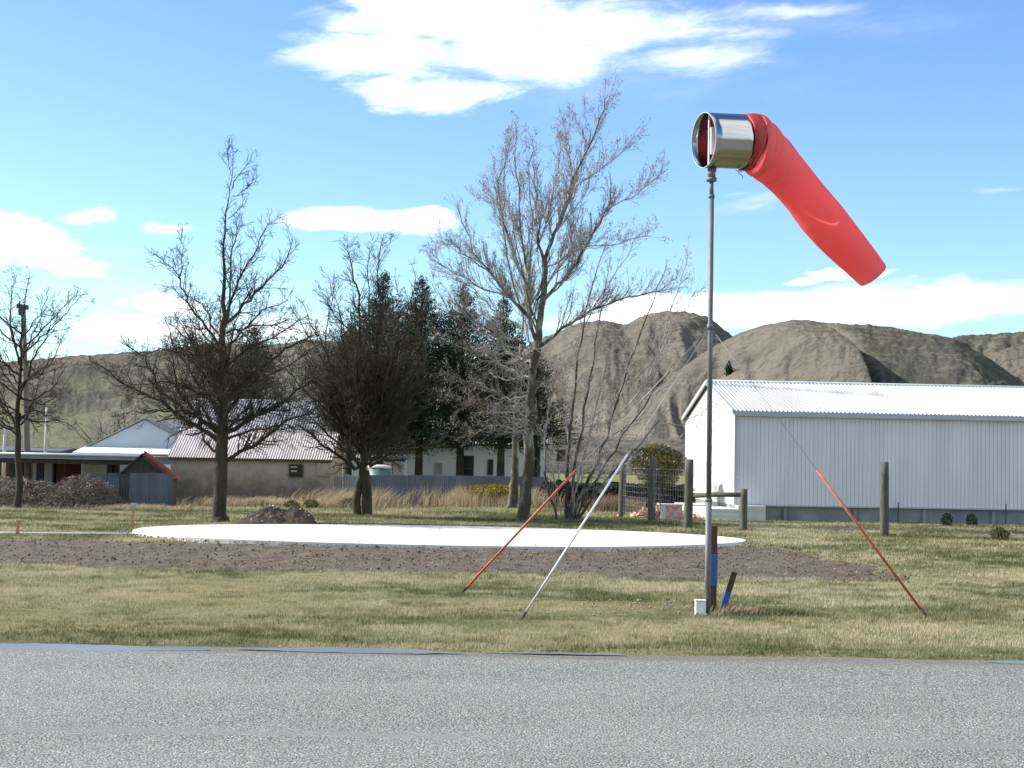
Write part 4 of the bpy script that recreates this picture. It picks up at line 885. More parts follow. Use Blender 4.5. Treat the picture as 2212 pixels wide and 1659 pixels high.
def fill1(TT, TC, Y, g, tips):                          # limbs that come towards and go away from the camera
    for k in range(26):
        z = random.uniform(2.7, 6.0); t = (z - 2.7) / 9; a = random.choice([-1, 1]) * math.pi / 2 + random.uniform(-.95, .95); L = (4.6 - 3.6 * t) * random.uniform(.6, 1)
        p = Vector((g.x + .1, Y, z)); d = Vector((math.cos(a), math.sin(a), .55)).normalized(); pts = [p]
        for i in range(5): d = (d + Vector((0, 0, .10)) + rv() * .08).normalized(); pts.append(pts[-1] + d * L / 5)
        q, rad = limb(TT, pts, .06 * (1 - t * .5), .012, 6, .03); twigs_along(TC, q, rad, 1.3, 15, 2, Q1, .15, .45)
make_tree('bare_tree', 'tall dark bare tree with a straight leader behind the dirt mound', 'tree', (535, 1612), Z1, [(tr1, ([.27, .24, .23, .19, .155, .11, .07, .045, .03, .019, .013, .009, .006], 0))], lm1, Q1, M['bark_dark'], M['twig_dark'], 1.25, spread=2.2, cnt=23, fill=fill1, trunk_tw=(40, .85, .42))
def Z2(x, y): return 636.8 + .4019 * x, 485.1 + .4019 * y
Q2 = dict(seg=.22, wander=.17, up=.07, rmin=.0068, dens={1: 5.5, 2: 4.6, 3: 3}, ang=(25, 60), ratio=(.35, .7), lmax=[.8, 1.6, 2.5], t0=.1)
lm2 = [([(365, 1325), (300, 1290), (205, 1222), (135, 1180), (95, 1130), (20, 1070)], .09, .02, 1.2), ([(365, 1320), (290, 1200), (200, 1050), (105, 950), (40, 900)], .09, .015), ([(372, 1330), (352, 1100), (340, 900), (332, 700), (350, 520), (330, 320), (300, 200), (282, 105)], .12, .01, 1.2),
    ([(380, 1300), (390, 1000), (425, 780), (455, 550), (462, 400), (450, 200), (480, 50)], .10, .01, 1), ([(400, 1290), (480, 1210), (560, 1110), (680, 1000), (760, 900)], .08, .015), ([(402, 1300), (520, 1225), (640, 1205), (780, 1180)], .07, .015), ([(362, 1220), (262, 1000), (185, 800), (165, 600), (212, 330)], .08, .01, 1.4), ([(340, 700), (290, 560), (180, 430), (150, 380)], .04, .01),
    ([(390, 1220), (500, 950), (560, 720), (600, 480), (650, 290)], .09, .01), ([(385, 1200), (440, 1000), (520, 800), (560, 560), (540, 300)], .08, .01), ([(360, 1180), (300, 900), (270, 700), (250, 520), (200, 300)], .08, .01), ([(395, 1250), (520, 1080), (640, 900), (700, 700)], .08, .01), ([(355, 1230), (220, 1080), (120, 850), (60, 700)], .07, .01), ([(350, 1000), (420, 800), (400, 560), (390, 260), (400, 120)], .06, .008, 1.2), ([(345, 1280), (230, 1170), (110, 1060), (0, 960)], .07, .012), ([(380, 1260), (330, 1000), (230, 760), (240, 600)], .07, .01)]
def fill2(TT, TC, Y, g, tips):
    for k in range(52):
        a = random.uniform(0, 2 * math.pi); L = random.uniform(3.6, 6.6); p = Vector((g.x - .05, Y, random.uniform(2.3, 3.3))); tl = random.uniform(.35, 1.0); d = Vector((math.cos(a) * tl * .85, math.sin(a) * tl, 1)).normalized(); pts = [p]
        for i in range(6): d = (d + Vector((0, 0, .05)) + rv() * .10).normalized(); pts.append(pts[-1] + d * L / 6)
        q, rad = limb(TT, pts, .065, .01, 6, .04); twigs_along(TC, q, rad, 1.3, 18, 2, Q2, .12, .45)
make_tree('bare_tree', 'broad dense dark bare tree with a twin trunk in front of the conifers', 'tree', (385, 1572), Z2, [([(385, 1572), (388, 1480), (382, 1400), (375, 1325)], (.22, .19)), ([(335, 1545), (335, 1450), (345, 1390), (365, 1320)], (.18, .15))], lm2, Q2, M['bark_dark'], M['twig_dark'], 1.25, spread=2.4, cnt=19, fill=fill2)
def Z3(x, y): return 909.6 + .5847 * x, 181.9 + .5847 * y
Q3 = dict(seg=.22, wander=.07, up=.22, rmin=.0048, dens={1: 3.4, 2: 3.6, 3: 2.5}, ang=(14, 38), ratio=(.4, .75), lmax=[.8, 1.7, 2.6], t0=.08)
trA = [(380, 1612), (386, 1500), (400, 1400), (402, 1250), (404, 1150), (412, 1050), (432, 960), (440, 870), (455, 760), (456, 650)]
lm3 = [([(455, 655), (432, 560), (430, 480), (420, 380), (412, 300)], .07, .012, .6), ([(430, 955), (402, 880), (396, 760), (380, 620), (366, 500), (350, 330), (355, 175)], .09, .01, .8), ([(456, 655), (492, 550), (532, 455), (560, 355), (620, 230), (662, 120), (692, 38)], .09, .01, .8), ([(440, 815), (500, 740), (580, 662), (640, 540), (690, 455), (701, 408)], .085, .03, 1), ([(690, 455), (780, 420), (840, 370), (890, 320)], .03, .01, .5),
    ([(436, 972), (520, 900), (622, 838), (720, 800), (850, 768), (935, 752)], .075, .012, 1.5), ([(402, 865), (335, 795), (270, 712), (190, 620), (140, 460)], .085, .01, 1.2), ([(388, 960), (300, 930), (200, 880), (120, 790)], .06, .012), ([(455, 700), (525, 640), (600, 600), (730, 590), (850, 560)], .04, .01), ([(535, 440), (600, 355), (700, 285), (785, 222)], .035, .01, .8),
    ([(400, 800), (350, 640), (300, 500), (285, 350), (330, 200)], .055, .01), ([(425, 620), (470, 480), (500, 350), (530, 130)], .045, .009), ([(370, 560), (290, 450), (210, 410)], .035, .009), ([(560, 350), (540, 250), (525, 140)], .03, .008, .5), ([(270, 715), (180, 640), (110, 590), (70, 600)], .035, .009), ([(330, 790), (200, 740), (120, 700), (50, 650)], .04, .009), ([(620, 225), (580, 150), (610, 80)], .02, .007, .4), ([(455, 760), (560, 620), (560, 480), (620, 380)], .05, .009)]
def fill3(TT, TC, Y, g, tips):
    for k in range(5):
        z = random.uniform(6.5, 9.5); p = Vector((P(*Z3(430, 800), Y).x, Y, z)); a = random.choice([-1, 1]) * math.pi / 2 + random.uniform(-.9, .9); d = Vector((math.cos(a) * .9, math.sin(a) * .8, .9)).normalized(); L = random.uniform(3, 5.5); pts = [p]
        for i in range(5): d = (d + Vector((0, 0, .12)) + rv() * .07).normalized(); pts.append(pts[-1] + d * L / 5)
        q, rad = limb(TT, pts, .045, .009, 5, .03); twigs_along(TC, q, rad, 1.2, 12, 2, Q3, .12, .45, tips)
    for k in range(30):                                 # short crooked side shoots low on the stem
        z = random.uniform(3.4, 7.0); p = Vector((P(*Z3(402, 1200), Y).x, Y, z)); a = random.uniform(math.pi * .5, math.pi * 1.6); d = Vector((math.cos(a), math.sin(a), .15)).normalized(); L = random.uniform(1.2, 2.6); pts = [p]
        for i in range(4): d = (d + rv() * .16 + Vector((0, 0, -.02))).normalized(); pts.append(pts[-1] + d * L / 4)
        q, rad = limb(TC, pts, .03, .01, 5, .05); twigs_along(TC, q, rad, .8, 8, 1, dict(Q3, up=.0, wander=.25), .1, .4)
make_tree('poplar', 'tallest pale bare poplar, front trunk of the pair', 'tree', (380, 1612), Z3, [(trA, (.26, .11))], lm3, Q3, M['bark_pale'], M['twig_pale'], 1.5, True, 2.2, cnt=26, fill=fill3)
Q3b = dict(Q3, up=.05, wander=.16)
lm3b = [([(370, 950), (378, 850), (332, 700), (300, 520), (310, 300), (322, 210)], .06, .009, 1), ([(376, 850), (398, 730), (410, 560), (400, 350), (412, 200)], .06, .009, 1), ([(352, 1190), (270, 1130), (180, 1105), (85, 1062)], .045, .012, 1.5), ([(362, 1080), (250, 1010), (130, 965), (60, 930)], .045, .012), ([(354, 1010), (250, 930), (110, 850), (60, 760)], .05, .012), ([(365, 1130), (290, 1180), (200, 1180), (120, 1215)], .04, .012), ([(350, 1280), (270, 1260), (200, 1290), (150, 1270)], .035, .01), ([(360, 1020), (280, 1060), (200, 1050)], .035, .01),
    ([(352, 1230), (250, 1200), (130, 1150), (60, 1150)], .04, .01), ([(370, 900), (260, 830), (200, 760), (80, 700)], .05, .01), ([(372, 1000), (440, 1010), (520, 1060), (500, 1130)], .03, .01), ([(370, 1080), (440, 1100), (520, 1150), (560, 1150)], .03, .01)]
make_tree('poplar', 'shorter pale bare poplar with many crooked low shoots, rear trunk of the pair', 'tree', (335, 1570), Z3, [([(335, 1570), (342, 1480), (348, 1400), (352, 1200), (364, 1080), (371, 950)], (.26, .09))], lm3b, Q3b, M['bark_pale'], M['twig_mid'], 1.4, True, 2.2, cnt=17)
Q4 = dict(Q3, up=.06, wander=.13, dens={1: 3.6, 2: 2.6, 3: 2})
def st(*a): return list(a)
lm4 = [([(500, 1605), (470, 1500), (455, 1330), (470, 1180), (505, 1050)], .055, .01, .8), ([(533, 1608), (540, 1450), (550, 1280), (575, 1050), (600, 900), (640, 720), (690, 560)], .09, .01, .8), ([(546, 1608), (566, 1420), (600, 1200), (640, 1020), (665, 830), (702, 640)], .08, .01, .8), ([(560, 1605), (622, 1450), (690, 1300), (730, 1150), (790, 980), (860, 800), (912, 650)], .09, .01, .8), ([(572, 1606), (650, 1460), (740, 1300), (860, 1125), (960, 1010), (1055, 960)], .06, .01, 1), ([(580, 1606), (640, 1520), (722, 1420), (802, 1340), (905, 1212)], .07, .02, .8), ([(740, 1210), (830, 1110), (900, 930), (950, 760), (985, 600)], .04, .009, .8), ([(880, 1258), (960, 1262), (1060, 1200), (1075, 1195)], .025, .008, .4), ([(780, 1100), (880, 1000), (960, 850), (1020, 760)], .03, .008, .8), ([(600, 900), (650, 800), (760, 640), (800, 560)], .03, .008), ([(520, 1606), (480, 1400), (420, 1250), (400, 1160)], .03, .008, .5), ([(560, 1606), (600, 1380), (650, 1180), (690, 1000), (740, 900)], .045, .009, .6), ([(700, 1300), (800, 1240), (880, 1130), (950, 1080)], .03, .009, .6)]
make_tree('young_poplar', 'many stemmed pale bare sapling clump fanning towards the windsock pole', 'tree', (545, 1612), Z3, [([(545, 1612), (545, 1590), (546, 1560)], (.16, .08))], lm4, Q4, M['bark_pale'], M['twig_pale'], 1.1, True, 1.0, cnt=14)
def Z4(x, y): return .3653 * x, 545.8 + .3655 * y
lm5 = [([(108, 1000), (200, 870), (300, 815), (400, 660)], .06, .01, 1.2), ([(104, 900), (185, 640), (250, 540), (300, 430), (345, 395)], .06, .009, 1), ([(118, 780), (250, 720), (400, 640)], .04, .01), ([(100, 1000), (-40, 860), (-160, 740), (-260, 560)], .07, .01), ([(112, 720), (0, 640), (-120, 560), (-220, 420)], .05, .009), ([(106, 960), (230, 1000), (400, 985)], .05, .01), ([(104, 940), (-30, 960), (-200, 880)], .05, .01), ([(120, 650), (60, 440), (70, 200), (75, 120)], .05, .008, 1), ([(125, 520), (200, 400), (270, 290), (280, 230)], .03, .008, .6), ([(116, 860), (250, 900), (350, 830), (420, 720)], .05, .01), ([(106, 1060), (0, 990), (-120, 960), (-260, 960)], .05, .01), ([(108, 1100), (60, 960), (-40, 760), (-100, 500)], .05, .009), ([(110, 800), (200, 720), (300, 660), (380, 480)], .05, .009), ([(112, 980), (200, 930), (300, 960), (440, 1040)], .045, .01)]
def fill5(TT, TC, Y, g, tips):
    for k in range(12):
        z = random.uniform(3, 7.5); a = random.uniform(0, 2 * math.pi); L = random.uniform(2.5, 4); p = Vector((g.x + .05, Y, z)); d = Vector((math.cos(a), math.sin(a), .6)).normalized(); pts = [p]
        for i in range(5): d = (d + Vector((0, 0, .12)) + rv() * .08).normalized(); pts.append(pts[-1] + d * L / 5)
        q, rad = limb(TT, pts, .045, .01, 6, .03); twigs_along(TC, q, rad, 1.2, 11, 2, Q1, .12, .45)
make_tree('bare_tree', 'small dark bare tree at the left edge in front of the utility pole', 'tree', (100, 1510), Z4, [([(100, 1510), (116, 1350), (106, 1150), (100, 950), (115, 780), (126, 600), (132, 400), (150, 250), (178, 120)], ([.17, .15, .13, .105, .08, .05, .03, .018, .008], 0))], lm5, dict(Q1, up=.08), M['bark_dark'], M['twig_dark'], 1.2, spread=1.8, cnt=12, fill=fill5, trunk_tw=(30, 1.2, .5))
# willows far behind the grey house
for i, (u, vb, vt, Y, lab) in enumerate([(290, 965, 915, 150, 'small bare greenish tree on the slope left of the gabled house'), (225, 962, 925, 160, 'smaller bare tree behind the low red building')]):
    g = base_at(u, Y); e = empty('far_tree', (g.x, g.y, 0), lab, 'tree', 'bare trees on the slope'); TT = Tubes(); TC = Tubes()
    for k in range(9):
        a = random.uniform(0, 6.28); d = Vector((math.cos(a) * .5, math.sin(a) * .5, 1)).normalized(); pts = [Vector((g.x, g.y, 1.0 if k else -.2))]
        for j in range(4): d = (d + rv() * .15).normalized(); pts.append(pts[-1] + d * 1.5)
        q, rad = limb(TT, pts, .09, .02, 5, .05); twigs_along(TC, q, rad, 1.6, 10, 1, dict(Q1, rmin=.015), .3, .4)
    TT.build('trunk', M['bark_dark'], e); TC.build('crown', M['twig_pale'], e)

# ------------------------------------------------------------------ conifers
def leafmesh(cent, dirs, ln, wd, tone):
    n = len(cent); a = dirs / np.linalg.norm(dirs, axis=1, keepdims=True); b = np.cross(a, np.random.normal(size=(n, 3))); b /= np.linalg.norm(b, axis=1, keepdims=True)
    ln = ln[:, None]; wd = wd[:, None]; v = np.stack([cent - a * ln * .5, cent + b * wd * .5, cent + a * ln * .5, cent - b * wd * .5], 1).reshape(-1, 3)
    f = np.arange(4 * n).reshape(-1, 4); return v, f, np.repeat(tone, 4)
def conifer(u, vt, Y, label, wmax=2.4, zlow=2.6, dens=1.0, lean=0, slope=.55):
    g = base_at(u, Y); H_ = P(u, vt, Y).z; e = empty('conifer', (g.x, g.y, 0), label, 'conifer', 'conifers in a row behind the fence')
    TT = Tubes(); TT.add([Vector((g.x, g.y, -.2)), Vector((g.x, g.y, H_ * .5)), Vector((g.x + lean, g.y, H_ - .1))], [.26, .16, .015], 10)
    C_ = []; D_ = []; TB = Tubes(); z = zlow
    while z < H_ - .1:
        t = (z - zlow) / (H_ - zlow); r_ = min((H_ - z) * slope, wmax * 1.15) * (.72 + .5 * random.random()) + .06
        for k in range(7 if t < .8 else 4):
            a = random.uniform(0, 6.283); L = r_ * random.uniform(.75, 1.12); d = Vector((math.cos(a), math.sin(a), random.uniform(.05, .45) + t * .5)).normalized(); p = Vector((g.x + lean * t, g.y, z)); q = p + d * L + Vector((0, 0, -.08 * L))
            TB.add([p, q], [.03 * (1 - t) + .008, .006], 3)
            m = int(26 * dens * L / 1.2) + 8
            for j in range(m):
                s = random.uniform(.15, 1.03); c_ = p.lerp(q, s) + rv() * (.07 + .11 * (1 - s)) * (1 + L * .25); C_.append(tuple(c_)); o = d + rv() * .45 + Vector((0, 0, .25)); D_.append(tuple(o))
        z += random.uniform(.10, .19)
    C_ = np.array(C_); D_ = np.array(D_); n = len(C_)
    v, f, tn = leafmesh(C_, D_, np.random.uniform(.12, .26, n), np.random.uniform(.035, .075, n), np.clip(fbm(C_[:, 0] * 1.5, C_[:, 2] * 1.5 + C_[:, 1], 3, 6) + np.random.normal(0, .16, n), 0, 1))
    TT.build('trunk', M['bark_dark'], e); TB.build('branch', M['twig_dark'], e); link_mesh('crown', v, f, M['needle'], e, attr=tn)
conifer(820, 588, 85, 'tallest conifer, directly behind the twin trunked bare tree', 2.5, 2.8)
conifer(905, 600, 86, 'second conifer from the left in the row behind the fence', 2.3, 3.0)
conifer(994, 612, 85, 'narrow conifer third in the row behind the fence', 2.1, 3.0)
conifer(1082, 645, 84, 'conifer behind the pair of poplars, right end of the row', 2.5, 3.0)
conifer(1160, 760, 85, 'low spreading conifer at the right of the row, behind the poplar trunks', 2.4, 3.2, .55)
conifer(545, 708, 100, 'dark conifer behind the tall bare tree with the straight leader', 2.6, 3.5)
conifer(752, 700, 86, 'shorter conifer at the left end of the row', 2.0, 3.0)
# lone tree on the hillside
g = P(1574, 812, 610); e = empty('lone_tree', g, 'lone dark tree casting a shadow on the tan hillside', 'tree')
n = 260; c_ = np.random.normal(size=(n, 3)) * np.array([.65, .65, 1.3]) + np.array(g) + np.array([0, 0, 2.2]); v, f, tn = leafmesh(c_, np.random.normal(size=(n, 3)), np.full(n, 1.2), np.full(n, .9), np.random.uniform(0, .5, n))
link_mesh('crown', v, f, M['needle'], e, attr=tn); MB().tube([g - Zu * 4, g + Zu * 3], [.4, .2], 6).build('trunk', M['bark_dark'], e)

# ------------------------------------------------------------------ shrubs, grass, brush
M['bush'] = tone_mat('bush_leaf', [(0, (.04, .055, .022)), (.45, (.09, .10, .035)), (.75, (.19, .15, .045)), (1, (.36, .17, .05))], .45, .15, .5)
M['gorse'] = tone_mat('gorse', [(0, (.07, .08, .02)), (.4, (.2, .17, .03)), (1, (.62, .42, .03))], .7, .2)
M['brush'] = tone_mat('brush', [(0, (.085, .07, .056)), (.5, (.185, .152, .12)), (1, (.40, .34, .27))], .9, 0)
M['drygrass'] = tone_mat('dry_grass', [(0, (.22, .165, .10)), (.5, (.38, .30, .19)), (1, (.52, .45, .29))], .8, .25)
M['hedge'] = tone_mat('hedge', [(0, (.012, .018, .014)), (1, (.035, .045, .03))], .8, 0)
def cloud_bush(name, label, cat, c, rad, n, m, ln, wd, kind=None, stems=True, group=None, shell=.45, zmin=0.02):
    e = empty(name, (c[0], c[1], 0), label, cat, group); d = np.random.normal(size=(n, 3)); d /= np.linalg.norm(d, axis=1, keepdims=True)
    rr = (shell + (1 - shell) * np.random.rand(n) ** .6); lump = .72 + .56 * fbm(d[:, 0] * 2.2 + 5, d[:, 2] * 2.2 + d[:, 1] * 1.7 + 5, 3, 8)
    C_ = np.array(c) + d * (rr * lump)[:, None] * np.array(rad); C_[:, 2] = np.maximum(C_[:, 2], zmin)
    tn = np.clip(fbm(C_[:, 0] * 2, C_[:, 2] * 2 + C_[:, 1], 3, 2) * .9 + np.random.normal(0, .2, n), 0, 1)
    v, f, tn = leafmesh(C_, d + np.random.normal(size=(n, 3)) * .7, np.random.uniform(*ln, n), np.random.uniform(*wd, n), tn); link_mesh('foliage', v, f, m, e, attr=tn)
    if stems:
        T = Tubes()
        for k in range(14):
            a = random.uniform(0, 6.28); q = Vector(c) + Vector((math.cos(a) * rad[0] * .6, math.sin(a) * rad[1] * .6, random.uniform(-.2, .7) * rad[2])); b = Vector((c[0] + random.gauss(0, .08), c[1], -.1)); T.add([b, b.lerp(q, .5) + Vector((0, 0, .15)), q], [.03, .02, .01], 4)
        T.build('stems', M['bark_dark'], e)
    return e
g = base_at(1424, 71)
cloud_bush('evergreen_bush', 'round glossy bush with bronze leaf tips beside the shed gable', 'bush', (g.x, g.y, P(1420, 1003, 71).z), (1.25, 1.1, 1.0), 9000, M['bush'], (.07, .14), (.04, .07))
# dark hedge in the shade behind the netting fence
def band(name, label, cat, x0, x1, y0, y1, z1, n, m, ln, wd, kind=None, horiz=.3, bump=.25):
    X = np.random.uniform(x0, x1, n); Y = np.random.uniform(y0, y1, n); top_ = z1 * (.82 + bump * fbm(X * .8, Y * 0, 3, 4)); Z = np.random.rand(n) ** .8 * top_
    C_ = np.stack([X, Y, Z], 1); d = np.random.normal(size=(n, 3)) * np.array([1, 1, horiz]) 
    tn = np.clip(fbm(X * 1.2, Z * 2 + Y, 3, 7) + np.random.normal(0, .2, n), 0, 1); v, f, tn = leafmesh(C_, d, np.random.uniform(*ln, n), np.random.uniform(*wd, n), tn)
    o = link_mesh(name, v, f, m, attr=tn); tag(o, label, cat, kind=kind); return o
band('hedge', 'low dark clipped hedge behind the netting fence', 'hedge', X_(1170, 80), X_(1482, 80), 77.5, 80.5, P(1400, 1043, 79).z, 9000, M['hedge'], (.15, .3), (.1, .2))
# heap of cut brush and a twiggy shrub at the left
def heap(name, label, cat, cx, cy, rx_, ry_, h, n, m, ln, wd, prof=1.0):
    X = np.random.uniform(-1, 1, n); Y = np.random.uniform(-1, 1, n); k = X * X + Y * Y < 1; X = X[k]; Y = Y[k]; n = len(X); base = np.clip(1 - (X * X + Y * Y) ** prof, 0, 1) * h * (.55 + .8 * fbm(X * 2.5 + 3, Y * 2.5 + 3, 4, 5))
    Z = base * np.random.uniform(.1, 1, n) ** .35; C_ = np.stack([cx + X * rx_, cy + Y * ry_, Z], 1); d = np.random.normal(size=(n, 3)) * np.array([1, 1, .45])
    tn = np.clip(np.random.beta(2, 2.6, n) + (fbm(X * 5, Y * 5, 3, 5) - .5) * .5, 0, 1); v, f, tn = leafmesh(C_, d, np.random.uniform(*ln, n), np.random.uniform(*wd, n), tn)
    o = link_mesh(name, v, f, m, attr=tn); return tag(o, label, cat)
g = base_at(55, 69.5); heap('brush_heap', 'wide heap of cut brown brush before the carport', 'brush heap', g.x - 1.2, 69.5, 4.6, 2.4, 1.5, 15000, M['brush'], (.15, .5), (.015, .05))
g = base_at(185, 68); heap('brush_heap', 'rounded tangle of bare brown twigs right of the brush heap', 'brush heap', g.x, 68, 1.9, 1.6, 1.75, 8000, M['brush'], (.18, .55), (.012, .035), .8)
# dirt mound
xs = np.linspace(-1.15, 1.15, 120); X, Y = np.meshgrid(xs, xs); g = G(585, 1139); 
hh = np.exp(-((X + .10) / .58) ** 2 - (Y / .55) ** 2) * .74 + np.exp(-((X - .52) / .26) ** 4 - ((Y + .05) / .45) ** 2) * .42; hh = np.minimum(hh, .82) + (fbm(X * 4, Y * 4, 4, 3) - .5) * .22 * np.clip(hh * 3, 0, 1) + (fbm(X * 14, Y * 14, 3, 4) - .5) * .12 * np.clip(hh * 3, 0, 1) - .07
mound = empty('dirt_mound', (g.x, g.y + 1.2, 0), 'mound of dark soil and pale stones behind the landing pad', 'dirt mound')
mz = hh * 1.02
link_mesh('soil', np.stack([g.x + X * 1.75 , g.y + 1.3 + Y * 1.3, mz], -1).reshape(-1, 3), grid_faces(*X.shape), mat('mound_soil', (.038, .028, .020), (.085, .068, .052), 2.5, 7, .95, bump=.8, bscale=15, bdist=.06), mound)
def stones(name, pts, sizes, m, parent=None):
    V = []; Fc = []
    oc = [(1, 0, 0), (-1, 0, 0), (0, 1, 0), (0, -1, 0), (0, 0, 1), (0, 0, -1)]; of = [(0, 2, 4), (2, 1, 4), (1, 3, 4), (3, 0, 4), (2, 0, 5), (1, 2, 5), (3, 1, 5), (0, 3, 5)]
    for p, s in zip(pts, sizes):
        b = len(V); rx_ = Matrix.Rotation(random.uniform(0, 6.28), 3, rv().normalized())
        for c_ in oc: V.append(Vector(p) + rx_ @ Vector((c_[0] * s * random.uniform(.7, 1.2), c_[1] * s * random.uniform(.5, 1), c_[2] * s * random.uniform(.4, .8))))
        Fc += [tuple(b + i for i in q) for q in of]
    return link_mesh(name, V, Fc, m, parent)
pts = []; sz = []
for k in range(90):
    i = random.randrange(8, 112); j = random.randrange(2, 110)
    if mz[j, i] > .12: pts.append((g.x + X[j, i] * 1.75, g.y + 1.3 + Y[j, i] * 1.3, mz[j, i] + .01)); sz.append(random.uniform(.018, .065))
tag(stones('stones', pts, sz, M['block_pale'], mound), kind='stuff')
# pebbles round the foot of the windsock and in the soil
pts = []; sz = []
for k in range(170):
    a = random.gauss(D0.x - .9, 1.2); b = random.gauss(D0.y + .9, .9)
    pts.append((a, b, .02)); sz.append(random.uniform(.012, .04))
for k in range(900):
    a = random.uniform(-18, 11); b = random.uniform(32.6, 43.4); pts.append((a, b, .05 + random.uniform(-.02, .08))); sz.append(random.uniform(.012, .045))
for k in range(420):
    a = random.uniform(-8, 9); pts.append((a, 20.9 + abs(random.gauss(0, .25)), .0)); sz.append(random.uniform(.008, .02))
for k in range(500):
    q = random.uniform(0, 6.28); e_ = random.uniform(1.0, 1.05); pts.append((PADC[0] + PADR[0] * math.cos(q) * e_, PADC[1] + PADR[1] * math.sin(q) * e_, .05)); sz.append(random.uniform(.02, .05))
tag(stones('pebbles', pts, sz, M['stone']), 'scattered pale pebbles on soil, pad edge and road edge', 'pebbles', kind='stuff')
# soil clods
pts = []; sz = []; N_ = 5000
px = np.random.uniform(-19, 11.5, N_); py = np.random.uniform(32.5, 47, N_); ok = (soil_mask(px, py) > .15) & (pad_d(px, py) > 1.0)
for a, b in zip(px[ok], py[ok]): pts.append((a, b, .02 + random.uniform(0, .05))); sz.append(random.choice([.012, .015, .02, .025, .03, .045]) * random.uniform(.7, 1.2))
tag(stones('soil_clods', pts, sz, msoil), 'loose clods of brown soil on the dug strip', 'soil clods', kind='stuff')
# brick rubble
rb_ = G(1440, 1122); rub = empty('brick_rubble', (rb_.x, rb_.y + 1.0, 0), 'heap of broken red and white bricks behind the netting fence', 'rubble heap'); mb = MB()
for k in range(150):
    a = random.gauss(0, .75); b = random.gauss(0, .4); h = max(0, .62 - abs(a) * .32 - abs(b) * .3) * random.random(); rm = Matrix.Rotation(random.uniform(0, 3.14), 3, rv().normalized())
    mb.box((rb_.x - .1 + a, rb_.y + 1.2 + b, h + .06), rm @ Vector((.115, 0, 0)), rm @ Vector((0, .055, 0)), rm @ Vector((0, 0, .04)))
mb.build('bricks', M['brick'], rub)
bk = empty('concrete_block', (rb_.x + .1, rb_.y + .1, 0), 'pale block built of rubble at the front of the brick heap', 'block'); x0 = X_(1428, rb_.y); x1 = X_(1450, rb_.y); zt = P(1440, 1092, rb_.y).z
bevel(MB().abox(x0, x0 + .22, rb_.y, rb_.y + .6, 0, zt).build('side', M['block_pale'], bk), .015)
bevel(MB().abox(x0 - .02, x1 + .55, rb_.y - .02, rb_.y + .62, zt + .003, zt + .07).build('slab', M['block_pale'], bk), .012)
bevel(MB().abox(x0 + .223, x1 + .5, rb_.y + .04, rb_.y + .55, 0, zt).build('infill', M['brick'], bk), .01)
# thin pole tied in the fence
g = G(1424, 1134); tp = P(1426, 1045, g.y); e = empty('tool', (g.x, g.y, 0), 'black two-legged tool propped at the fence before the brick heap', 'tool')
MB().tube([(g.x, g.y, 0), (g.x + .02, g.y, .5), tp], [.02, .025, .02], 6).build('shaft', M['iron_dark'], e); MB().tube([(g.x - .2, g.y, .02), (g.x + .02, g.y, .55)], .02, 6).build('leg', M['iron_dark'], e)
# grass: short lawn blades
M['grass'] = tone_mat('grass_blades', [(0, (.08, .095, .03)), (.3, (.17, .182, .085)), (.55, (.29, .278, .155)), (1, (.48, .43, .28))], .75, .3)
def blades(xr, yr, dens, hgt, wd, m, name, label, seed, tone_off=0, mask_=None, lean=.5, cl=1, dry=None):
    n = int((xr[1] - xr[0]) * (yr[1] - yr[0]) * dens); X = np.random.uniform(*xr, n); Y = np.random.uniform(*yr, n)
    vis = np.abs(X) < Y * .36 + 5; 
    ok = vis & (soil_mask(X, Y) < .05 + np.random.rand(n) * .25) & (pad_d(X, Y) > 1.005)
    if mask_ is not None: ok &= mask_(X, Y)
    X = X[ok]; Y = Y[ok]; n = len(X); k = .55 + .9 * fbm(X * .9, Y * 1.3, 4, seed) 
    a = np.random.uniform(0, 6.283, n); hh = np.random.uniform(*hgt, n) * k; ww = np.random.uniform(*wd, n)
    bx_ = np.stack([np.cos(a), np.sin(a), np.zeros(n)], 1) * ww[:, None] * .5; la = np.random.uniform(0, 6.283, n); ll = hh * np.random.uniform(.1, lean, n) * 1.6
    P0 = np.stack([X, Y, np.full(n, -.03)], 1); tip = P0 + np.stack([np.cos(la) * ll + hh * .15, np.sin(la) * ll, hh + .03], 1)
    v = np.stack([P0 - bx_, P0 + bx_, tip], 1).reshape(-1, 3); f = np.arange(3 * n).reshape(-1, 3)
    tn = np.clip((fbm(X * .3, Y * .45, 4, 91) - .5) * 1.7 + (fbm(X * 1.3, Y * 1.5, 4, 92, .65) - .5) * 1.5 + (fbm(X * 5, Y * 4, 3, 93) - .5) * 1.0 + .5 + np.random.normal(0, .16, n) + tone_off, 0, 1)
    if dry is not None: tn = np.clip(tn + dry(X, Y), 0, 1)
    o = link_mesh(name, v, f, m, attr=np.repeat(tn, 3)); return tag(o, label, 'grass', kind='stuff')
edge = lambda X, Y: (Y > 20.85 + (fbm(X * 1.2, Y * 0, 3, 8) - .5) * .5)
bare = lambda X, Y: edge(X, Y) & ((fbm(X * .6, Y * .9, 5, 77, .65) < .575) | (np.random.rand(len(X)) < .28)) & ((np.hypot((X - D0.x + .9) / 1.6, (Y - D0.y - 1.0) / 1.1) > 1) | (np.random.rand(len(X)) < .12))
blades((-15, 16), (20.7, 34.5), 1100, (.018, .05), (.006, .014), M['grass'], 'grass', 'short patchy lawn between the road and the soil strip', 50, mask_=bare, dry=lambda X, Y: -.35 * np.exp(-((Y - 21.3) / .8) ** 2) + .06)
blades((-18, 22), (33, 47), 300, (.025, .065), (.012, .024), M['grass'], 'grass', 'lawn right of the soil strip', 51, mask_=lambda X, Y: (X > 4) | (Y < 35) | (X < -10))
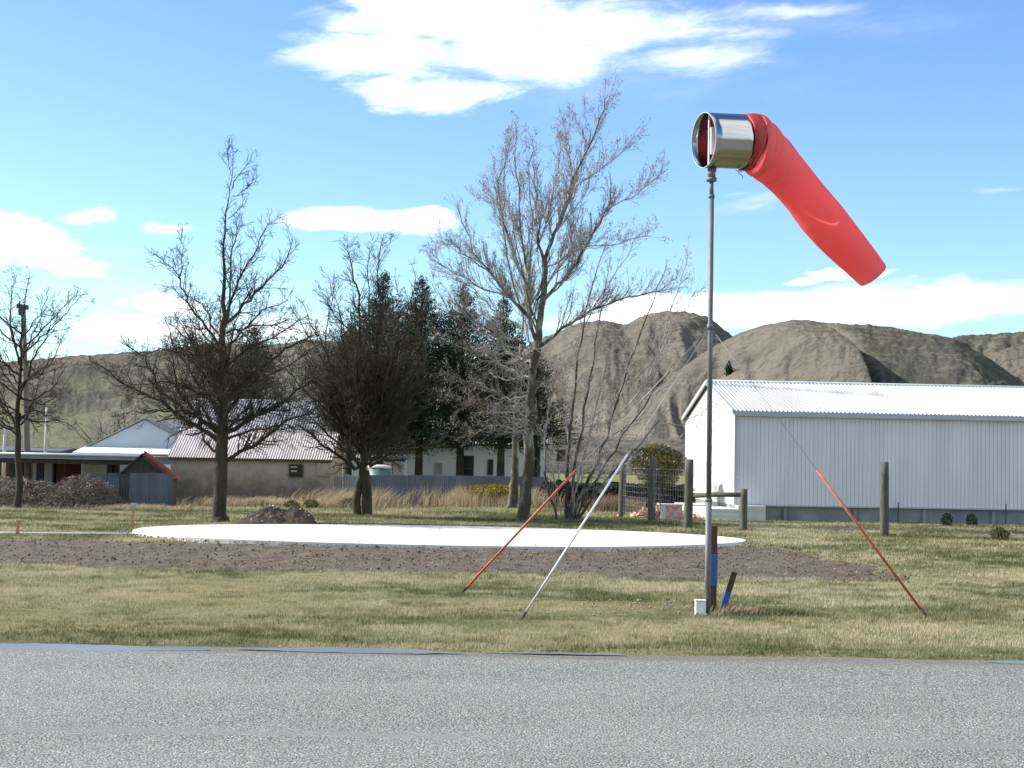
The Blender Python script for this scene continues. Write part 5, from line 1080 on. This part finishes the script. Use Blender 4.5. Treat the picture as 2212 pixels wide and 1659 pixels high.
blades((-28, 29), (43, 66), 200, (.035, .09), (.018, .035), M['grass'], 'grass', 'lawn round the trees behind the pad', 52, tone_off=-.05, dry=lambda X, Y: -.28 * np.exp(-(X - 1) ** 2 / 30))
blades((-30, 30), (66, 82), 70, (.06, .16), (.03, .05), M['grass'], 'grass', 'rough grass along the fences and buildings', 53, mask_=lambda X, Y: ~((X > 8.5) & (Y > 65)), tone_off=.02)
# lush tufts
def tuft(u, v, rx_, ry_, n, h, m, name, label, kind='stuff', cat='grass', wd=(.01, .02), lean=.5, wind=.3, tonef=(0, .5)):
    g = G(u, v); X = g.x + np.random.normal(0, rx_ * .5, n); Y = g.y + np.random.normal(0, ry_ * .5, n); hh = np.random.uniform(.45, 1.0, n) * h * (.6 + .7 * fbm(X * 1.5, Y * 1.5, 3, 3)); a = np.random.uniform(0, 6.283, n); ww = np.random.uniform(*wd, n)
    b = np.stack([np.cos(a), np.sin(a), np.zeros(n)], 1) * ww[:, None] * .5; la = np.random.uniform(0, 6.283, n); ll = hh * np.random.uniform(.05, lean, n); P0 = np.stack([X, Y, np.full(n, -.03)], 1)
    mid = P0 + np.stack([np.cos(la) * ll * .3 + hh * wind * .2, np.sin(la) * ll * .3, hh * .6], 1); tip = P0 + np.stack([np.cos(la) * ll + hh * wind, np.sin(la) * ll, hh], 1)
    v_ = np.stack([P0 - b, P0 + b, mid + b * .7, mid - b * .7], 1); t_ = np.stack([mid - b * .7, mid + b * .7, tip + b * .12, tip - b * .12], 1); V = np.concatenate([v_, t_]).reshape(-1, 3); f = np.arange(len(V)).reshape(-1, 4); tn = np.tile(np.repeat(np.random.uniform(*tonef, n), 4), 2)
    o = link_mesh(name, V, f, m, attr=tn); return tag(o, label, cat, kind=kind)
tuft(1640, 1322, .75, .35, 1500, .13, M['grass'], 'grass_tuft', 'lush green tuft right of the leaning blue stake', tonef=(0, .3)); tuft(1600, 1325, .4, .2, 420, .20, M['drygrass'], 'grass_tuft', 'dry tuft at the foot of the leaning stake')
tuft(1545, 1330, .15, .1, 50, .2, M['drygrass'], 'grass_tuft', 'few dry stalks at the foot of the windsock pole')
tuft(1060, 1095, 3.3, 2.2, 7500, 1.15, M['drygrass'], 'dry_grass', 'tall bleached grass left of the poplar trunks', wd=(.012, .022), wind=.12, tonef=(.2, 1))
tuft(1240, 1092, 3.4, 2.0, 6500, 1.0, M['drygrass'], 'dry_grass', 'tall brown grass behind the multi-stemmed sapling', wd=(.012, .022), wind=.15, tonef=(0, .7))
tuft(1330, 1105, 1.2, 1.0, 1500, .9, M['drygrass'], 'dry_grass', 'brown grass at the foot of the netting fence', wd=(.012, .02), wind=.3, tonef=(0, .5))
tuft(745, 1095, 2.6, 1.4, 2600, 1.1, M['drygrass'], 'dry_grass', 'wind bent pale grass before the low grey iron fence', wd=(.01, .02), wind=.55, tonef=(.4, 1))
tuft(590, 1095, 4.0, .9, 3800, .55, M['drygrass'], 'dry_grass', 'pale tussock fringe along the mud brick barn', wd=(.014, .026), wind=.5, tonef=(.3, 1))
tuft(330, 1101, 2.6, .5, 1600, .32, M['drygrass'], 'dry_grass', 'low tussock fringe along the hut fence', wd=(.014, .026), wind=.4, tonef=(.3, 1))
for (u, v) in ((1135, 1118), (1230, 1122), (1320, 1125), (1000, 1110), (785, 1118), (1440, 1133)): tuft(u, v, 2.2, 1.0, 2000, .22, M['grass'], 'grass_tuft', None, wd=(.012, .024), tonef=(0, .35), wind=.1)
tuft(1606, 1147, .5, .3, 200, .2, M['grass'], 'grass_tuft', None); tuft(1910, 1158, .6, .3, 260, .18, M['grass'], 'grass_tuft', None)
g = base_at(1066, 76.5); cloud_bush('gorse_bush', 'low yellow flowering bush in the dry grass before the blue fence', 'bush', (g.x, g.y, .85), (1.35, .6, .34), 3600, M['gorse'], (.06, .12), (.03, .07), stems=False)
g = G(2160, 1166); cloud_bush('small_bush', 'small dark round shrub alone in the lawn at the right', 'shrub', (g.x, g.y, .18), (.34, .3, .27), 1300, M['bush'], (.06, .14), (.012, .03))
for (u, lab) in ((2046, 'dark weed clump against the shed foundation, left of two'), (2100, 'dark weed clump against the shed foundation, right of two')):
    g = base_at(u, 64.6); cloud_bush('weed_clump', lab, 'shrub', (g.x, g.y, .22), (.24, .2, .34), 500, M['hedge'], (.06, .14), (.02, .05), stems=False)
for (u, v, s, lab) in ((755, 1098, .5, 'dark round tussock before the low grey iron fence'), (672, 1098, .42, 'dark tussock below the barn window'), (630, 1099, .4, 'dark tussock left of the barn window')):
    g = G(u, v); cloud_bush('tussock', lab, 'shrub', (g.x, g.y, s * .45), (s * .9, s * .7, s * .6), 900, M['bush'], (.08, .2), (.015, .03), stems=False)
